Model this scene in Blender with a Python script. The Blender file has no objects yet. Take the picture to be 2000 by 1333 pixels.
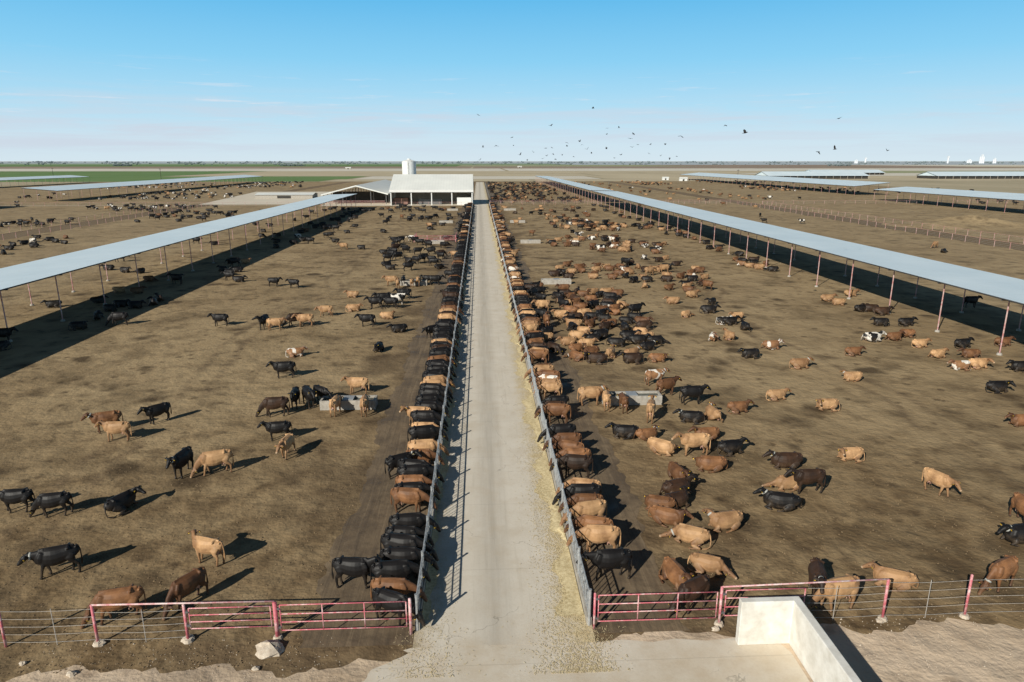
import bpy, math, random
import numpy as np
from mathutils import Vector, Matrix
R=math.radians
random.seed(11); np.random.seed(5)
C=bpy.context.scene.collection
H=18.0; FP=1333.33; HY=315.0
PITCH=math.atan((666.5-HY)/FP); YAW=R(2.70)
def w(px,py,z=0.0):
    dy=py-666.5; D=dy*math.cos(PITCH)+FP*math.sin(PITCH); F=FP*math.cos(PITCH)-dy*math.sin(PITCH)
    Xc=(H-z)*(px-1000)/D; Yc=(H-z)*F/D
    return (Xc*math.cos(YAW)+Yc*math.sin(YAW), -Xc*math.sin(YAW)+Yc*math.cos(YAW))
def wd(px,py,dist):
    dy=py-666.5; D=dy*math.cos(PITCH)+FP*math.sin(PITCH); F=FP*math.cos(PITCH)-dy*math.sin(PITCH)
    k=dist/F; Xc=k*(px-1000); z=H-k*D
    return (Xc*math.cos(YAW)+dist*math.sin(YAW), -Xc*math.sin(YAW)+dist*math.cos(YAW), z)
# ---------------------------------------------------------------- mesh builder
class MB:
    def __init__(s): s.v=[]; s.f=[]; s.m=[]
    def add(s,vs,fs,mi=0):
        o=len(s.v); s.v+= [tuple(a) for a in vs]; s.f+=[tuple(i+o for i in f) for f in fs]; s.m+=[mi]*len(fs); return s
    def box(s,x0,x1,y0,y1,z0,z1,mi=0):
        return s.add([(x0,y0,z0),(x1,y0,z0),(x1,y1,z0),(x0,y1,z0),(x0,y0,z1),(x1,y0,z1),(x1,y1,z1),(x0,y1,z1)],
          [(0,3,2,1),(4,5,6,7),(0,1,5,4),(1,2,6,5),(2,3,7,6),(3,0,4,7)],mi)
    def cyl(s,p0,p1,r,n=8,r2=None,mi=0):
        p0=Vector(p0);p1=Vector(p1);r2=r if r2 is None else r2
        t=(p1-p0).normalized(); a=Vector((0,0,1)) if abs(t.z)<.9 else Vector((1,0,0))
        u=t.cross(a).normalized(); q=t.cross(u)
        vs=[]
        for p,rr in((p0,r),(p1,r2)):
            for i in range(n):
                an=2*math.pi*i/n; vs.append(p+u*math.cos(an)*rr+q*math.sin(an)*rr)
        fs=[(i,(i+1)%n,n+(i+1)%n,n+i) for i in range(n)]+[tuple(range(n-1,-1,-1)),tuple(range(n,2*n))]
        return s.add(vs,fs,mi)
    def mesh(s,name,mats=(),smooth=False):
        me=bpy.data.meshes.new(name); me.from_pydata(s.v,[],s.f)
        for m in mats: me.materials.append(m)
        if len(mats)>1: me.polygons.foreach_set('material_index',s.m)
        if smooth: me.polygons.foreach_set('use_smooth',[True]*len(me.polygons))
        me.update(); return me
    def obj(s,name,mats,parent=None,smooth=False):
        if not isinstance(mats,(list,tuple)): mats=[mats]
        return link(name,s.mesh(name,mats,smooth),parent)
def link(name,me,parent=None,loc=None):
    o=bpy.data.objects.new(name,me); C.objects.link(o)
    if parent: o.parent=parent
    if loc: o.location=loc
    return o
def tag(o,label=None,cat=None,group=None,kind=None):
    if label:o['label']=label
    if cat:o['category']=cat
    if group:o['group']=group
    if kind:o['kind']=kind
    return o
def thing(name,label,cat,loc=(0,0,0),rz=0,group=None):
    o=bpy.data.objects.new(name,None); C.objects.link(o); o.location=loc; o.rotation_euler=(0,0,rz); o.empty_display_size=.3
    return tag(o,label,cat,group)
# ---------------------------------------------------------------- node helpers
class NT:
    def __init__(s,nt): s.nt=nt
    def node(s,t,ins=None,**kw):
        n=s.nt.nodes.new(t)
        for k,v in kw.items(): setattr(n,k,v)
        if ins:
            for k,v in ins.items(): s.put(n.inputs[k],v)
        return n
    def put(s,sock,v):
        if isinstance(v,bpy.types.NodeSocket): s.nt.links.new(v,sock)
        else:
            if sock.type=='RGBA' and len(v)==3: v=(*v,1)
            sock.default_value=v
    def mix(s,f,a,b,bt='MIX'):
        n=s.node('ShaderNodeMix',data_type='RGBA',blend_type=bt); s.put(n.inputs[0],f); s.put(n.inputs[6],a); s.put(n.inputs[7],b); return n.outputs[2]
    def noise(s,vec,scale,detail=4,rough=.55,dist=0):
        return s.node('ShaderNodeTexNoise',{'Vector':vec,'Scale':scale,'Detail':detail,'Roughness':rough,'Distortion':dist}).outputs[0]
    def mr(s,v,a,b,c=0.,d=1.):
        return s.node('ShaderNodeMapRange',{0:v,1:a,2:b,3:c,4:d}).outputs[0]
    def m(s,op,a,b=0.):
        n=s.node('ShaderNodeMath',operation=op); s.put(n.inputs[0],a); s.put(n.inputs[1],b); return n.outputs[0]
    def pos(s): return s.node('ShaderNodeNewGeometry').outputs['Position']
    def objc(s): return s.node('ShaderNodeTexCoord').outputs['Object']
    def xyz(s,v):
        n=s.node('ShaderNodeSeparateXYZ',{0:v}); return n.outputs
    def scalev(s,v,sc):
        n=s.node('ShaderNodeVectorMath',operation='MULTIPLY'); s.put(n.inputs[0],v); n.inputs[1].default_value=sc; return n.outputs[0]
def newmat(name):
    m=bpy.data.materials.new(name); m.use_nodes=True; nt=m.node_tree; return m,NT(nt),nt.nodes['Principled BSDF']
def bump(N,b,h,strength,dist=.05):
    n=N.node('ShaderNodeBump',{'Strength':strength,'Distance':dist,'Height':h}); N.put(b.inputs['Normal'],n.outputs[0])
def simple(name,c1,c2=None,rough=.7,scale=6,metal=0,bs=.15,spec=.3,pos=False):
    m,N,b=newmat(name); c2=c2 or tuple(x*.7 for x in c1)
    P=N.pos() if pos else N.objc()
    n=N.noise(P,scale,5,.65); N.put(b.inputs['Base Color'],N.mix(N.mr(n,.35,.68),c1,c2))
    b.inputs['Roughness'].default_value=rough; b.inputs['Metallic'].default_value=metal; b.inputs['Specular IOR Level'].default_value=spec
    if bs: bump(N,b,N.noise(P,scale*6,3),bs,.02)
    return m
def soil(name,A,B,Dk,near=True,stain=1.0):
    m,N,b=newmat(name); P=N.pos(); X,Y,Z=N.xyz(P)
    n1=N.noise(P,.05,5,.6); n2=N.noise(P,.42,6,.60,.3); n3=N.noise(P,4,4,.6); n4=N.noise(P,.16,6,.58,.6)
    c=N.mix(N.mr(n1,.38,.60),A,B)
    c=N.mix(N.m('MULTIPLY',N.mr(n4,.47,.64),.65),c,tuple(x*.58 for x in A))
    c=N.mix(N.m('MULTIPLY',N.mr(n2,.52,.70),.7*stain),c,Dk)
    v=N.node('ShaderNodeTexVoronoi',{'Vector':P,'Scale':.2,'Randomness':1.0})
    d=N.m('ADD',v.outputs['Distance'],N.m('MULTIPLY',N.m('SUBTRACT',n2,.5),.9))
    c=N.mix(N.m('MULTIPLY',N.mr(d,.30,.06),.9*stain),c,tuple(x*.8 for x in Dk))
    v2=N.node('ShaderNodeTexVoronoi',{'Vector':P,'Scale':.5,'Randomness':1.0})
    d2=N.m('ADD',v2.outputs['Distance'],N.m('MULTIPLY',N.m('SUBTRACT',n3,.5),.4))
    c=N.mix(N.m('MULTIPLY',N.mr(d2,.21,.07),.75*stain),c,Dk)
    c=N.mix(N.mr(n3,.45,.66,0,.16),c,N.mix(.5,c,(.95,.85,.7),'MULTIPLY'))
    if near:
        k=N.m('ADD',Y,N.m('MULTIPLY',n1,24.)); k=N.mr(k,66.,30.)
        c=N.mix(N.m('MULTIPLY',k,N.mr(n2,.36,.60,.05,.8)),c,N.mix(.8,c,(.46,.39,.32),'MULTIPLY'))
        nb=N.noise(P,.9,6,.68,.5); c=N.mix(N.m('MULTIPLY',k,N.mr(nb,.48,.62,0,.6)),c,(.085,.058,.034))
        g=N.m('ADD',N.mr(N.m('ABSOLUTE',N.m('SUBTRACT',X,.7)),16.,6.),N.m('MULTIPLY',N.m('SUBTRACT',n4,.5),2.6))
        c=N.mix(N.mr(g,.35,1.2,0,.8),c,(.125,.087,.052))
        wx=N.m('ADD',X,N.m('MULTIPLY',N.m('SUBTRACT',N.noise(N.scalev(P,(.0,.022,0)),1.,2,.4),.5),26.))
        for x0 in(-24.,31.,74.,98.):
            for q in(0.,2.):
                rt=N.m('ABSOLUTE',N.m('SUBTRACT',wx,x0+q)); c=N.mix(N.m('MULTIPLY',N.mr(rt,.6,.15),N.mr(n2,.35,.6,.05,.5)),c,(.13,.09,.055))
        k2=N.mr(N.m('ABSOLUTE',X),60.,66.)
        c=N.mix(N.m('MULTIPLY',k2,.28),c,(.36,.275,.165))
    N.put(b.inputs['Base Color'],c); b.inputs['Roughness'].default_value=.95; b.inputs['Specular IOR Level'].default_value=.1
    h=N.m('ADD',N.noise(P,1.0,4,.5),N.m('MULTIPLY',n3,.16))
    bump(N,b,h,.6,.28)
    return m
M={}
M['soil']=soil('trampled pen soil',(.300,.215,.120),(.375,.276,.158),(.100,.069,.040))
M['dirt']=soil('pale dusty dirt',(.52,.40,.28),(.64,.51,.38),(.26,.18,.115),near=False,stain=.6)
def apron():
    m,N,b=newmat('scraped manure apron'); P=N.pos(); X,Y,Z=N.xyz(P)
    n=N.noise(P,.4,7,.65); n2=N.noise(N.scalev(P,(3.4,.16,1.)),1.,5,.65,.3); n3=N.noise(P,2.5,5,.65)
    c=N.mix(N.mr(n,.38,.62),(.115,.080,.048),(.20,.143,.085)); c=N.mix(N.mr(n2,.5,.66,0,.6),c,(.075,.053,.034)); c=N.mix(N.mr(n2,.44,.34,0,.45),c,(.26,.19,.115))
    c=N.mix(N.mr(n3,.52,.66,0,.5),c,(.085,.06,.037))
    N.put(b.inputs['Base Color'],c); N.put(b.inputs['Roughness'],N.mr(n,.3,.5,.5,.95)); bump(N,b,N.m('ADD',n3,n2),.4,.08); return m
M['apron']=apron()
def road(name,edge=True):
    m,N,b=newmat(name); P=N.pos(); X,Y,Z=N.xyz(P)
    n=N.noise(P,.4,7,.65); ns=N.noise(N.scalev(P,(3.,.10,1.)),1.,6,.7); nf=N.noise(P,9,4,.7)
    c=N.mix(N.mr(n,.35,.65),(.64,.575,.475),(.71,.65,.555))
    if edge:
        cx=N.m('ABSOLUTE',N.m('SUBTRACT',X,.45))
        c=N.mix(N.m('MULTIPLY',N.mr(cx,1.0,.15),N.mr(ns,.3,.62,.25,.7)),c,(.42,.38,.32))
        c=N.mix(N.m('MULTIPLY',N.mr(ns,.55,.72),.45),c,(.45,.40,.32))
    c=N.mix(N.m('MULTIPLY',N.mr(N.noise(P,.7,7,.68),.48,.66),.3 if edge else .5),c,(.50,.40,.28))
    # dust drifting over the slab towards the front
    c=N.mix(N.m('MULTIPLY',N.mr(N.m('ADD',Y,N.m('MULTIPLY',n,3.)),26.,22.),N.mr(N.noise(P,.5,7,.7),.38,.62,.1,.6)),c,(.56,.45,.32))
    c=N.mix(N.m('MULTIPLY',N.mr(nf,.5,.75),.22),c,(.40,.33,.25))
    j=N.m('ABSOLUTE',N.m('SUBTRACT',N.m('FRACT',N.m('DIVIDE',Y,6.1)),.5)); c=N.mix(N.mr(j,.005,.002,0,.2),c,(.2,.17,.13))
    wob=N.node('ShaderNodeVectorMath',{0:P,1:N.node('ShaderNodeTexNoise',{'Vector':P,'Scale':1.4,'Detail':4.}).outputs[1]},operation='ADD').outputs[0]
    v=N.node('ShaderNodeTexVoronoi',{'Vector':wob,'Scale':.13},feature='DISTANCE_TO_EDGE').outputs[0]
    c=N.mix(N.m('MULTIPLY',N.mr(v,.003,.001,0,.5),N.mr(n,.48,.58)),c,(.2,.17,.13))
    if edge:
        ne=N.noise(P,.8,8,.78)
        e=N.m('ADD',N.mr(X,1.9,3.9),N.m('MULTIPLY',N.m('SUBTRACT',ne,.5),2.4))
        c=N.mix(N.mr(e,.45,1.0,0,.9),c,N.mix(N.mr(nf,.35,.65),(.69,.57,.35),(.48,.38,.22)))
        e2=N.m('ADD',N.mr(X,-1.0,-2.7),N.m('MULTIPLY',N.m('SUBTRACT',ne,.5),2.4))
        c=N.mix(N.mr(e2,.5,1.1,0,.8),c,N.mix(N.mr(nf,.35,.65),(.46,.37,.22),(.22,.165,.10)))
    N.put(b.inputs['Base Color'],c); b.inputs['Roughness'].default_value=.92; b.inputs['Specular IOR Level'].default_value=.15; bump(N,b,N.m('ADD',n,nf),.25,.02); return m
M['road']=road('worn feed lane concrete'); M['pad']=road('dusty concrete pad',False)
M['straw']=simple('chopped straw and hay',(.74,.62,.38),(.46,.36,.19),.9,7,pos=True,bs=.6)
M['conc']=simple('whitewashed concrete',(.76,.74,.69),(.58,.55,.49),.9,1.7,bs=.3)
M['oldconc']=simple('weathered grey concrete',(.46,.43,.38),(.30,.27,.23),.9,2.5,bs=.3)
M['galv']=simple('galvanised steel',(.50,.52,.53),(.30,.30,.30),.5,5,metal=.4)
M['galvd']=simple('dull dark steel pipe',(.20,.20,.20),(.10,.10,.10),.55,7,metal=.4)
def peel(name,base,white,th):
    m,N,b=newmat(name); P=N.pos(); n=N.noise(P,2.2,7,.75); n2=N.noise(P,9,4,.7)
    c=N.mix(N.mr(n,th-.08,th+.08),base,white); c=N.mix(N.mr(n2,.62,.72,0,.5),c,(.22,.12,.09)); N.put(b.inputs['Base Color'],c); b.inputs['Roughness'].default_value=.6; return m
M['red']=peel('peeling faded red pipe paint',(.52,.12,.15),(.70,.50,.48),.54)
M['pale']=peel('sun bleached pink pipe paint',(.56,.24,.25),(.72,.58,.55),.50)
M['pink']=peel('faded pink post paint',(.46,.19,.18),(.56,.40,.37),.5)
M['cable']=simple('fence cable',(.46,.43,.39),(.28,.25,.22),.6,5,metal=.0,bs=0)
def roofm(name,c1,c2,ax,met=.0,rgh=.5,seam=.9):
    m,N,b=newmat(name); P=N.pos(); X,Y,Z=N.xyz(P); A=(X,Y)[ax]
    n=N.noise(P,.12,5,.6); rib=N.m('ABSOLUTE',N.m('SUBTRACT',N.m('FRACT',N.m('DIVIDE',A,seam)),.5))
    c=N.mix(N.mr(n,.35,.65),c1,c2); c=N.mix(N.mr(rib,.06,.02,0,.25),c,tuple(x*.6 for x in c1))
    c=N.mix(N.mr(N.noise(P,1.3,5,.7),.58,.75,0,.3),c,(.45,.42,.38))
    N.put(b.inputs['Base Color'],c); b.inputs['Roughness'].default_value=rgh; b.inputs['Metallic'].default_value=met
    bump(N,b,N.mr(rib,.1,0.),.4,.03); return m
M['roof']=roofm('ribbed pale metal roofing',(.72,.82,.87),(.64,.75,.81),1)
M['roofw']=roofm('white ribbed roofing',(.76,.77,.73),(.67,.68,.65),0,.0,.6,1.2)
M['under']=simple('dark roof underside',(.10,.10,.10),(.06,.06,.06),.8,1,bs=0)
M['white']=simple('white painted steel',(.80,.80,.78),(.68,.68,.66),.5,2)
M['brick']=simple('dull pinkish brick wall',(.27,.15,.12),(.20,.12,.09),.85,4)
M['dark']=simple('shaded interior wall',(.06,.056,.05),(.04,.037,.033),.9,1,bs=0)  # barn interior shade put into the colour; also on poles, trunks, doors
M['water']=simple('trough water',(.05,.07,.07),(.03,.045,.04),.08,2,bs=.1,spec=.6)
M['stone']=simple('pale broken concrete rubble',(.60,.52,.42),(.42,.34,.26),.95,5,bs=.6)
M['treefar']=simple('hazy distant foliage',(.19,.23,.235),(.13,.165,.17),.9,.02,pos=True,bs=0)  # bluish haze of distance is mixed into the foliage colour
M['bird']=simple('black bird feathers',(.02,.02,.022),(.035,.033,.03),.5,20,bs=0)
M['black']=simple('wet black eye',(.01,.008,.006),(.01,.008,.006),.15,5,bs=0)
M['tagy']=simple('yellow ear tag plastic',(.75,.50,.05),(.7,.42,.04),.4,5,bs=0)
M['collar']=simple('pale neck strap',(.5,.5,.46),(.3,.3,.28),.7,9,bs=0)
M['udder']=simple('pink udder skin',(.50,.30,.22),(.42,.24,.18),.7,6)
# ---------------------------------------------------------------- ground
def sheet(name,pts,z,mat,kind='structure'):
    b=MB(); b.add([(x,y,z) for x,y in pts],[tuple(range(len(pts)))]); o=b.obj(name,mat); o['kind']=kind; return o
def fieldmat(name,c,c2):
    m,N,b=newmat(name); P=N.pos(); n=N.noise(N.scalev(P,(1.,.35,1.)),.012,6,.65); n2=N.noise(P,.15,4,.7)
    cc=N.mix(N.mr(n,.36,.64),c,c2); cc=N.mix(N.mr(n2,.5,.75,0,.3),cc,tuple(x*.6 for x in c2)); N.put(b.inputs['Base Color'],cc); b.inputs['Roughness'].default_value=1; b.inputs['Specular IOR Level'].default_value=.05; return m
gm=fieldmat('dry pale prairie',(.46,.39,.27),(.36,.31,.21))
sheet('ground',[(-26000,-600),(26000,-600),(26000,32000),(-26000,32000)],-.02,gm)
sheet('pen_ground',[(-340,18),(300,18),(300,640),(-340,640)],-.014,M['soil'])
rr=random.Random(8); tp=[]
x=60.
while x>-60:
    yy=(22.75 if x>4 else 21.5 if x>-12 else 21.6+.4*math.sin(x*.4))+rr.uniform(-.12,.12)+.3*math.sin(x*1.1)+.12*math.sin(x*3.7); tp.append((x,yy)); x-=rr.uniform(.15,.4)
sheet('dirt_verge',[(-60,5),(60,5)]+tp,-.008,M['dirt'])
def strip(name,xa,xb,y0,y1,z,mat,ja=0,jb=0,step=1.0):
    b=MB(); n=int((y1-y0)/step); vs=[];fs=[]; ph=random.uniform(0,6)
    for i in range(n+1):
        y=y0+(y1-y0)*i/n; wv=math.sin(y*.31+ph)*.6+math.sin(y*.83+ph*2)*.4+math.sin(y*2.3)*.25+random.uniform(-.4,.4)
        vs+= [(xa+ja*wv,y,z),(xb+jb*wv,y,z)]
    fs=[(2*i,2*i+1,2*i+3,2*i+2) for i in range(n)]
    b.add(vs,fs); o=b.obj(name,mat); o['kind']='structure'; return o
strip('feed_apron',-7.0,-2.75,22.6,292,-.006,M['apron'],.4,0,.4)
strip('feed_apron',4.3,8.2,22.9,292,-.006,M['apron'],0,.4,.4)
strip('feed_apron',4.3,8.3,303,600,-.006,M['apron'],0,.25,4)
strip('road',-2.75,4.3,22.4,620,.004,M['road'])
ed=[]
for i in range(40): ed.append((-3.0-3.6*min(1,(i/18))**1.2+rr.uniform(-.12,.12)+.2*math.sin(i*.9),22.3-i*.17+rr.uniform(-.05,.05)))
b=MB(); pts=[(-6.6,3),(11.6,3),(11.6,21.5),(11.3,22.2),(9.8,22.4),(8.6,22.28),(7.4,22.45),(6.5,22.3),(5.4,22.5),(4.5,22.42),(-2.75,22.42)]+ed
o=b.add([(x,y,.0) for x,y in pts],[tuple(range(len(pts)))]).obj('concrete_pad',M['pad']); o['kind']='structure'
sheet('cross_alley',[(-215,294.5),(-75,294.5),(-75,302),(-215,302)],-.006,fieldmat('alley dirt',(.42,.33,.22),(.34,.27,.18)))
ym=fieldmat('pale yard gravel',(.68,.61,.50),(.58,.51,.41))
sheet('yard',[(-120,303),(-66,303),(-66,430),(-135,430)],-.002,ym)
sheet('yard',[(-66,291),(-3.2,291),(-3.2,420),(-66,420)],-.004,ym)
strip('dirt_lane',112.5,121,70,640,-.005,fieldmat('dark lane',(.17,.125,.08),(.23,.17,.11)),.7,.7,4)
strip('dirt_lane',-121,-112.5,70,640,-.005,bpy.data.materials['dark lane'],.7,.7,4)
b=MB(); cx,cy=w(1885,440); n=26; vs=[];fs=[]
for i in range(n):
    for j in range(n):
        u=i/(n-1)*2-1; v=j/(n-1)*2-1; r=math.hypot(u,v); h=max(0,1-r)**1.2*3.2*(.8+.3*math.sin(u*5+v*3)+.12*math.sin(u*17)*math.cos(v*13))
        vs.append((cx+u*24,cy+v*16,h-.05 if r<1 else -.05))
for i in range(n-1):
    for j in range(n-1): a=i*n+j; fs.append((a,a+n,a+n+1,a+1))
b.add(vs,fs); o=b.obj('dirt_mound',M['soil'],smooth=True); o['kind']='structure'
pal=[fieldmat('field tan',(.54,.46,.32),(.46,.39,.27)),fieldmat('field pale',(.66,.62,.53),(.60,.55,.46)),fieldmat('field green',(.135,.225,.085),(.17,.25,.10)),fieldmat('field brown',(.34,.26,.20),(.28,.22,.17)),fieldmat('field olive',(.30,.32,.18),(.35,.35,.22)),fieldmat('field haze',(.44,.49,.52),(.40,.46,.50)),fieldmat('field hazy green',(.22,.31,.19),(.27,.34,.22))]  # distance haze is put into the far bands' pale bluish colours
bands=[(645,720),(722,860),(864,1050),(1056,1300),(1306,1750),(1758,2400),(2415,3400),(3420,5200),(5240,9000),(9050,20000)]
rs=random.Random(4)
for bi,(y0,y1) in enumerate(bands):
    half=y1*.95; x=-half
    while x<half:
        wd_=rs.uniform(.22,.55)*y1; x2=min(half,x+wd_); mid=(x+x2)/2/y1
        k=rs.choice([0,0,1,3,4,6,2])
        if bi in(0,1,2,3) : k=2 if mid<-.18 else rs.choice([0,1,0,4])
        if bi==4: k=1 if mid<-.1 else rs.choice([1,0,1,4])
        if bi==5: k=rs.choice([6,2,3,0])
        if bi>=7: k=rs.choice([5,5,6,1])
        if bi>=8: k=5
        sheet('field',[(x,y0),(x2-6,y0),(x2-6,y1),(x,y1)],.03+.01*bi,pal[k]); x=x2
# ---------------------------------------------------------------- cows
def ringtube(V,F,pts,rad,ref=(0,1,0),n=14,sq=.9):
    pts=[Vector(p) for p in pts]; base=len(V); ref=Vector(ref)
    k=len(pts)
    for i,p in enumerate(pts):
        t=(pts[min(i+1,k-1)]-pts[max(i-1,0)]).normalized()
        l=(ref-t*ref.dot(t)); l=l.normalized() if l.length>.1 else t.orthogonal().normalized()
        o=t.cross(l); rw,rh=rad[i]
        for a in range(n):
            an=2*math.pi*a/n; c=math.cos(an); s_=math.sin(an)
            c=math.copysign(abs(c)**sq,c); s_=math.copysign(abs(s_)**sq,s_)
            V.append(p+l*c*rw+o*s_*rh)
    for i in range(k-1):
        for a in range(n):
            F.append((base+i*n+a,base+i*n+(a+1)%n,base+(i+1)*n+(a+1)%n,base+(i+1)*n+a))
    t0=(pts[0]-pts[1]).normalized(); t1=(pts[-1]-pts[-2]).normalized()
    V.append(pts[0]+t0*min(rad[0])*.5); i0=len(V)-1
    V.append(pts[-1]+t1*min(rad[-1])*.5); i1=len(V)-1
    for a in range(n):
        F.append((base+(a+1)%n,base+a,i0)); F.append((base+(k-1)*n+a,base+(k-1)*n+(a+1)%n,i1))
HEADS={'stand':([(.58,0,1.03),(.80,0,1.16),(.98,0,1.29)],0,-42),
 'look':([(.58,0,1.03),(.78,.07,1.18),(.90,.22,1.32)],60,-28),
 'walk':([(.58,0,1.02),(.84,0,1.06),(1.05,-.02,1.09)],-6,-45),
 'graze':([(.58,0,.95),(.86,.03,.70),(1.02,.06,.44)],12,-58),
 'feed':([(.58,0,1.0),(.90,0,.88),(1.18,0,.68)],0,-60),
 'drink':([(.58,0,1.0),(.88,0,.96),(1.10,0,.92)],0,-55),
 'lie':([(.56,0,.56),(.74,0,.72),(.88,0,.86)],0,-32),
 'lie_turn':([(.54,0,.56),(.70,.10,.72),(.77,.27,.84)],78,-26),
 'lie_rest':([(.56,0,.48),(.78,.06,.38),(.97,.14,.28)],22,-20),
 'lie_curl':([(.54,0,.50),(.70,.18,.50),(.72,.42,.42)],135,-28)}
def cow_tubes(pose):
    lie=pose.startswith('lie'); dz=-.47 if lie else 0; T=[]
    tr=[(-.76,1.12,.11,.09),(-.71,1.07,.20,.16),(-.60,1.02,.27,.22),(-.46,.985,.32,.26),(-.27,.94,.365,.28),(-.05,.90,.405,.315),(.15,.885,.42,.32),(.34,.895,.405,.285),(.50,.925,.37,.235),(.62,.96,.31,.185),(.74,.98,.21,.125)]
    k=1.22 if lie else 1
    T.append(('trunk',[(x,0,z+dz) for x,z,_,_ in tr],[(rw*k,rh) for _,_,rh,rw in tr],(0,1,0)))
    T.append(('trunk',[(-.46,-.25,1.22+dz),(-.46,0,1.27+dz),(-.46,.25,1.22+dz)],[(.05,.05),(.06,.05),(.05,.05)],(1,0,0)))
    T.append(('trunk',[(-.73,-.12,1.18+dz),(-.73,.12,1.18+dz)],[(.04,.045)]*2,(1,0,0)))
    T.append(('trunk',[(-.66,0,1.265+dz),(-.2,0,1.285+dz),(.3,0,1.285+dz),(.58,0,1.27+dz)],[(.03,.04),(.035,.035),(.04,.04),(.05,.06)],(0,1,0)))
    for s in(-1,1): T.append(('trunk',[(.47,s*.16,1.18+dz),(.54,s*.20,.97+dz),(.55,s*.17,.80+dz)],[(.06,.10),(.06,.13),(.065,.11)],(0,1,0)))
    nk,yaw,pit=HEADS[pose]
    T.append(('neck',[(.42,0,nk[0][2])]+nk,[(.17,.30),(.145,.25),(.105,.175),(.092,.125)],(0,1,0) if abs(yaw)<40 else (-.4,1,0) if yaw<100 else (-1,.4,0)))
    T.append(('brisket',[(.52,0,.66+dz),(.72,0,.76+dz),(.80,0,nk[1][2]-.17)],[(.10,.12),(.07,.10),(.035,.06)],(0,1,0)))
    ya=R(yaw);pi_=R(pit); d=Vector((math.cos(ya)*math.cos(pi_),math.sin(ya)*math.cos(pi_),math.sin(pi_)))
    lat=Vector((-math.sin(ya),math.cos(ya),0)); up=d.cross(lat); P=Vector(nk[-1])
    hs=[(-.06,.08,.08),(.02,.11,.11),(.12,.125,.125),(.20,.102,.112),(.31,.072,.09),(.40,.078,.074),(.46,.074,.064),(.50,.05,.045)]
    T.append(('head',[P+d*a for a,_,_ in hs],[(q,r) for _,q,r in hs],tuple(lat)))
    for s in(-1,1):
        e0=P+lat*s*.08+up*.02; e1=P+lat*s*.20-d*.02+up*.03; e2=P+lat*s*.30+d*.0-up*.01
        T.append(('ear',[e0,e1,e2],[(.04,.028),(.075,.026),(.04,.022)],tuple(d)))
    wk={'walk':.14,'look':.06,'stand':.04,'graze':.11,'feed':.05,'drink':.03}.get(pose,0)
    if not lie:
        for s in(-1,1):
            o=wk*s
            T.append(('leg',[(.48,s*.13,.88),(.46,s*.155,.68),(.49+o*.5,s*.15,.42),(.48+o,s*.145,.14),(.50+o,s*.145,.05),(.515+o,s*.145,.02)],[(.09,.14),(.075,.10),(.056,.064),(.042,.046),(.052,.058),(.058,.066)],(0,1,0)))
            o=-wk*s
            T.append(('leg',[(-.54,s*.14,.98),(-.47,s*.185,.79),(-.51+o*.3,s*.18,.63),(-.64+o*.7,s*.16,.46),(-.61+o,s*.155,.14),(-.585+o,s*.155,.05),(-.57+o,s*.155,.02)],[(.12,.20),(.11,.185),(.074,.12),(.05,.066),(.042,.046),(.052,.058),(.058,.066)],(0,1,0)))
    else:
        for s in(-1,1):
            T.append(('leg',[(.44,s*.18,.36),(.54,s*.25,.20),(.72,s*.24,.11),(.56,s*.29,.07),(.42,s*.31,.06)],[(.11,.13),(.085,.09),(.06,.065),(.045,.045),(.055,.045)],(0,1,0)))
        T.append(('leg',[(-.48,.18,.42),(-.27,.33,.28),(-.10,.43,.18)],[(.15,.22),(.13,.17),(.09,.10)],(0,1,0)))
        T.append(('leg',[(-.10,.43,.17),(-.42,.48,.10),(-.54,.47,.09),(-.20,.56,.05),(-.02,.58,.05)],[(.08,.08),(.055,.06),(.055,.06),(.04,.04),(.055,.045)],(0,1,0)))
        T.append(('leg',[(-.48,-.20,.38),(-.28,-.33,.24),(-.12,-.38,.13)],[(.14,.19),(.12,.16),(.07,.09)],(0,1,0)))
        T.append(('leg',[(-.2,-.32,.08),(.08,-.40,.055),(.19,-.40,.05)],[(.06,.05),(.045,.045),(.05,.045)],(0,1,0)))
    return T,dict(P=P,d=d,lat=lat,up=up,nk=nk,lie=lie)
def coat_attr(me,T,lie):
    n=len(me.vertices); co=np.empty(n*3,dtype=np.float32); me.vertices.foreach_get('co',co); co=co.reshape(-1,3)
    best=np.full(n,9.); dark=np.zeros(n); light=np.zeros(n); blk=np.zeros(n)
    for nm,pts,rad,_ in T:
        L=len(pts)-1
        for i in range(L):
            a=np.array(pts[i]);c=np.array(pts[i+1]); ab=c-a; t=np.clip(((co-a)@ab)/max(1e-6,ab@ab),0,1)
            ds=np.linalg.norm(co-(a+t[:,None]*ab),axis=1)-(min(rad[i])*(1-t)+min(rad[i+1])*t)
            m=ds<best; best=np.where(m,ds,best); g=(i+t)/L
            if nm=='trunk': dk=np.clip((co[:,0]-.3)*1.4,0,.45); lt=np.clip((a[2]-co[:,2]-.2)*2.4,0,.7); bk=0*g
            elif nm=='neck': dk=.45+.4*g; lt=0*g; bk=0*g
            elif nm=='brisket': dk=.5+0*g; lt=.15+0*g; bk=0*g
            elif nm=='head': dk=1.-.3*g; lt=np.where((g>.72)&(g<.88),.9,.05); bk=np.where(g>.88,1.,0.)
            elif nm=='ear': dk=.85+0*g; lt=.05+0*g; bk=.3*g
            else: dk=np.clip(g*1.25,0,1.); lt=np.where(g<.40,.12,0.); bk=np.where((g>.86)&(not lie),1.,0.)
            dark=np.where(m,dk,dark); light=np.where(m,lt,light); blk=np.where(m,bk,blk)
    at=me.color_attributes.new('coat','FLOAT_COLOR','POINT')
    arr=np.stack([dark,light,blk,np.ones(n)],1).astype(np.float32).ravel(); at.data.foreach_set('color',arr)
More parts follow.
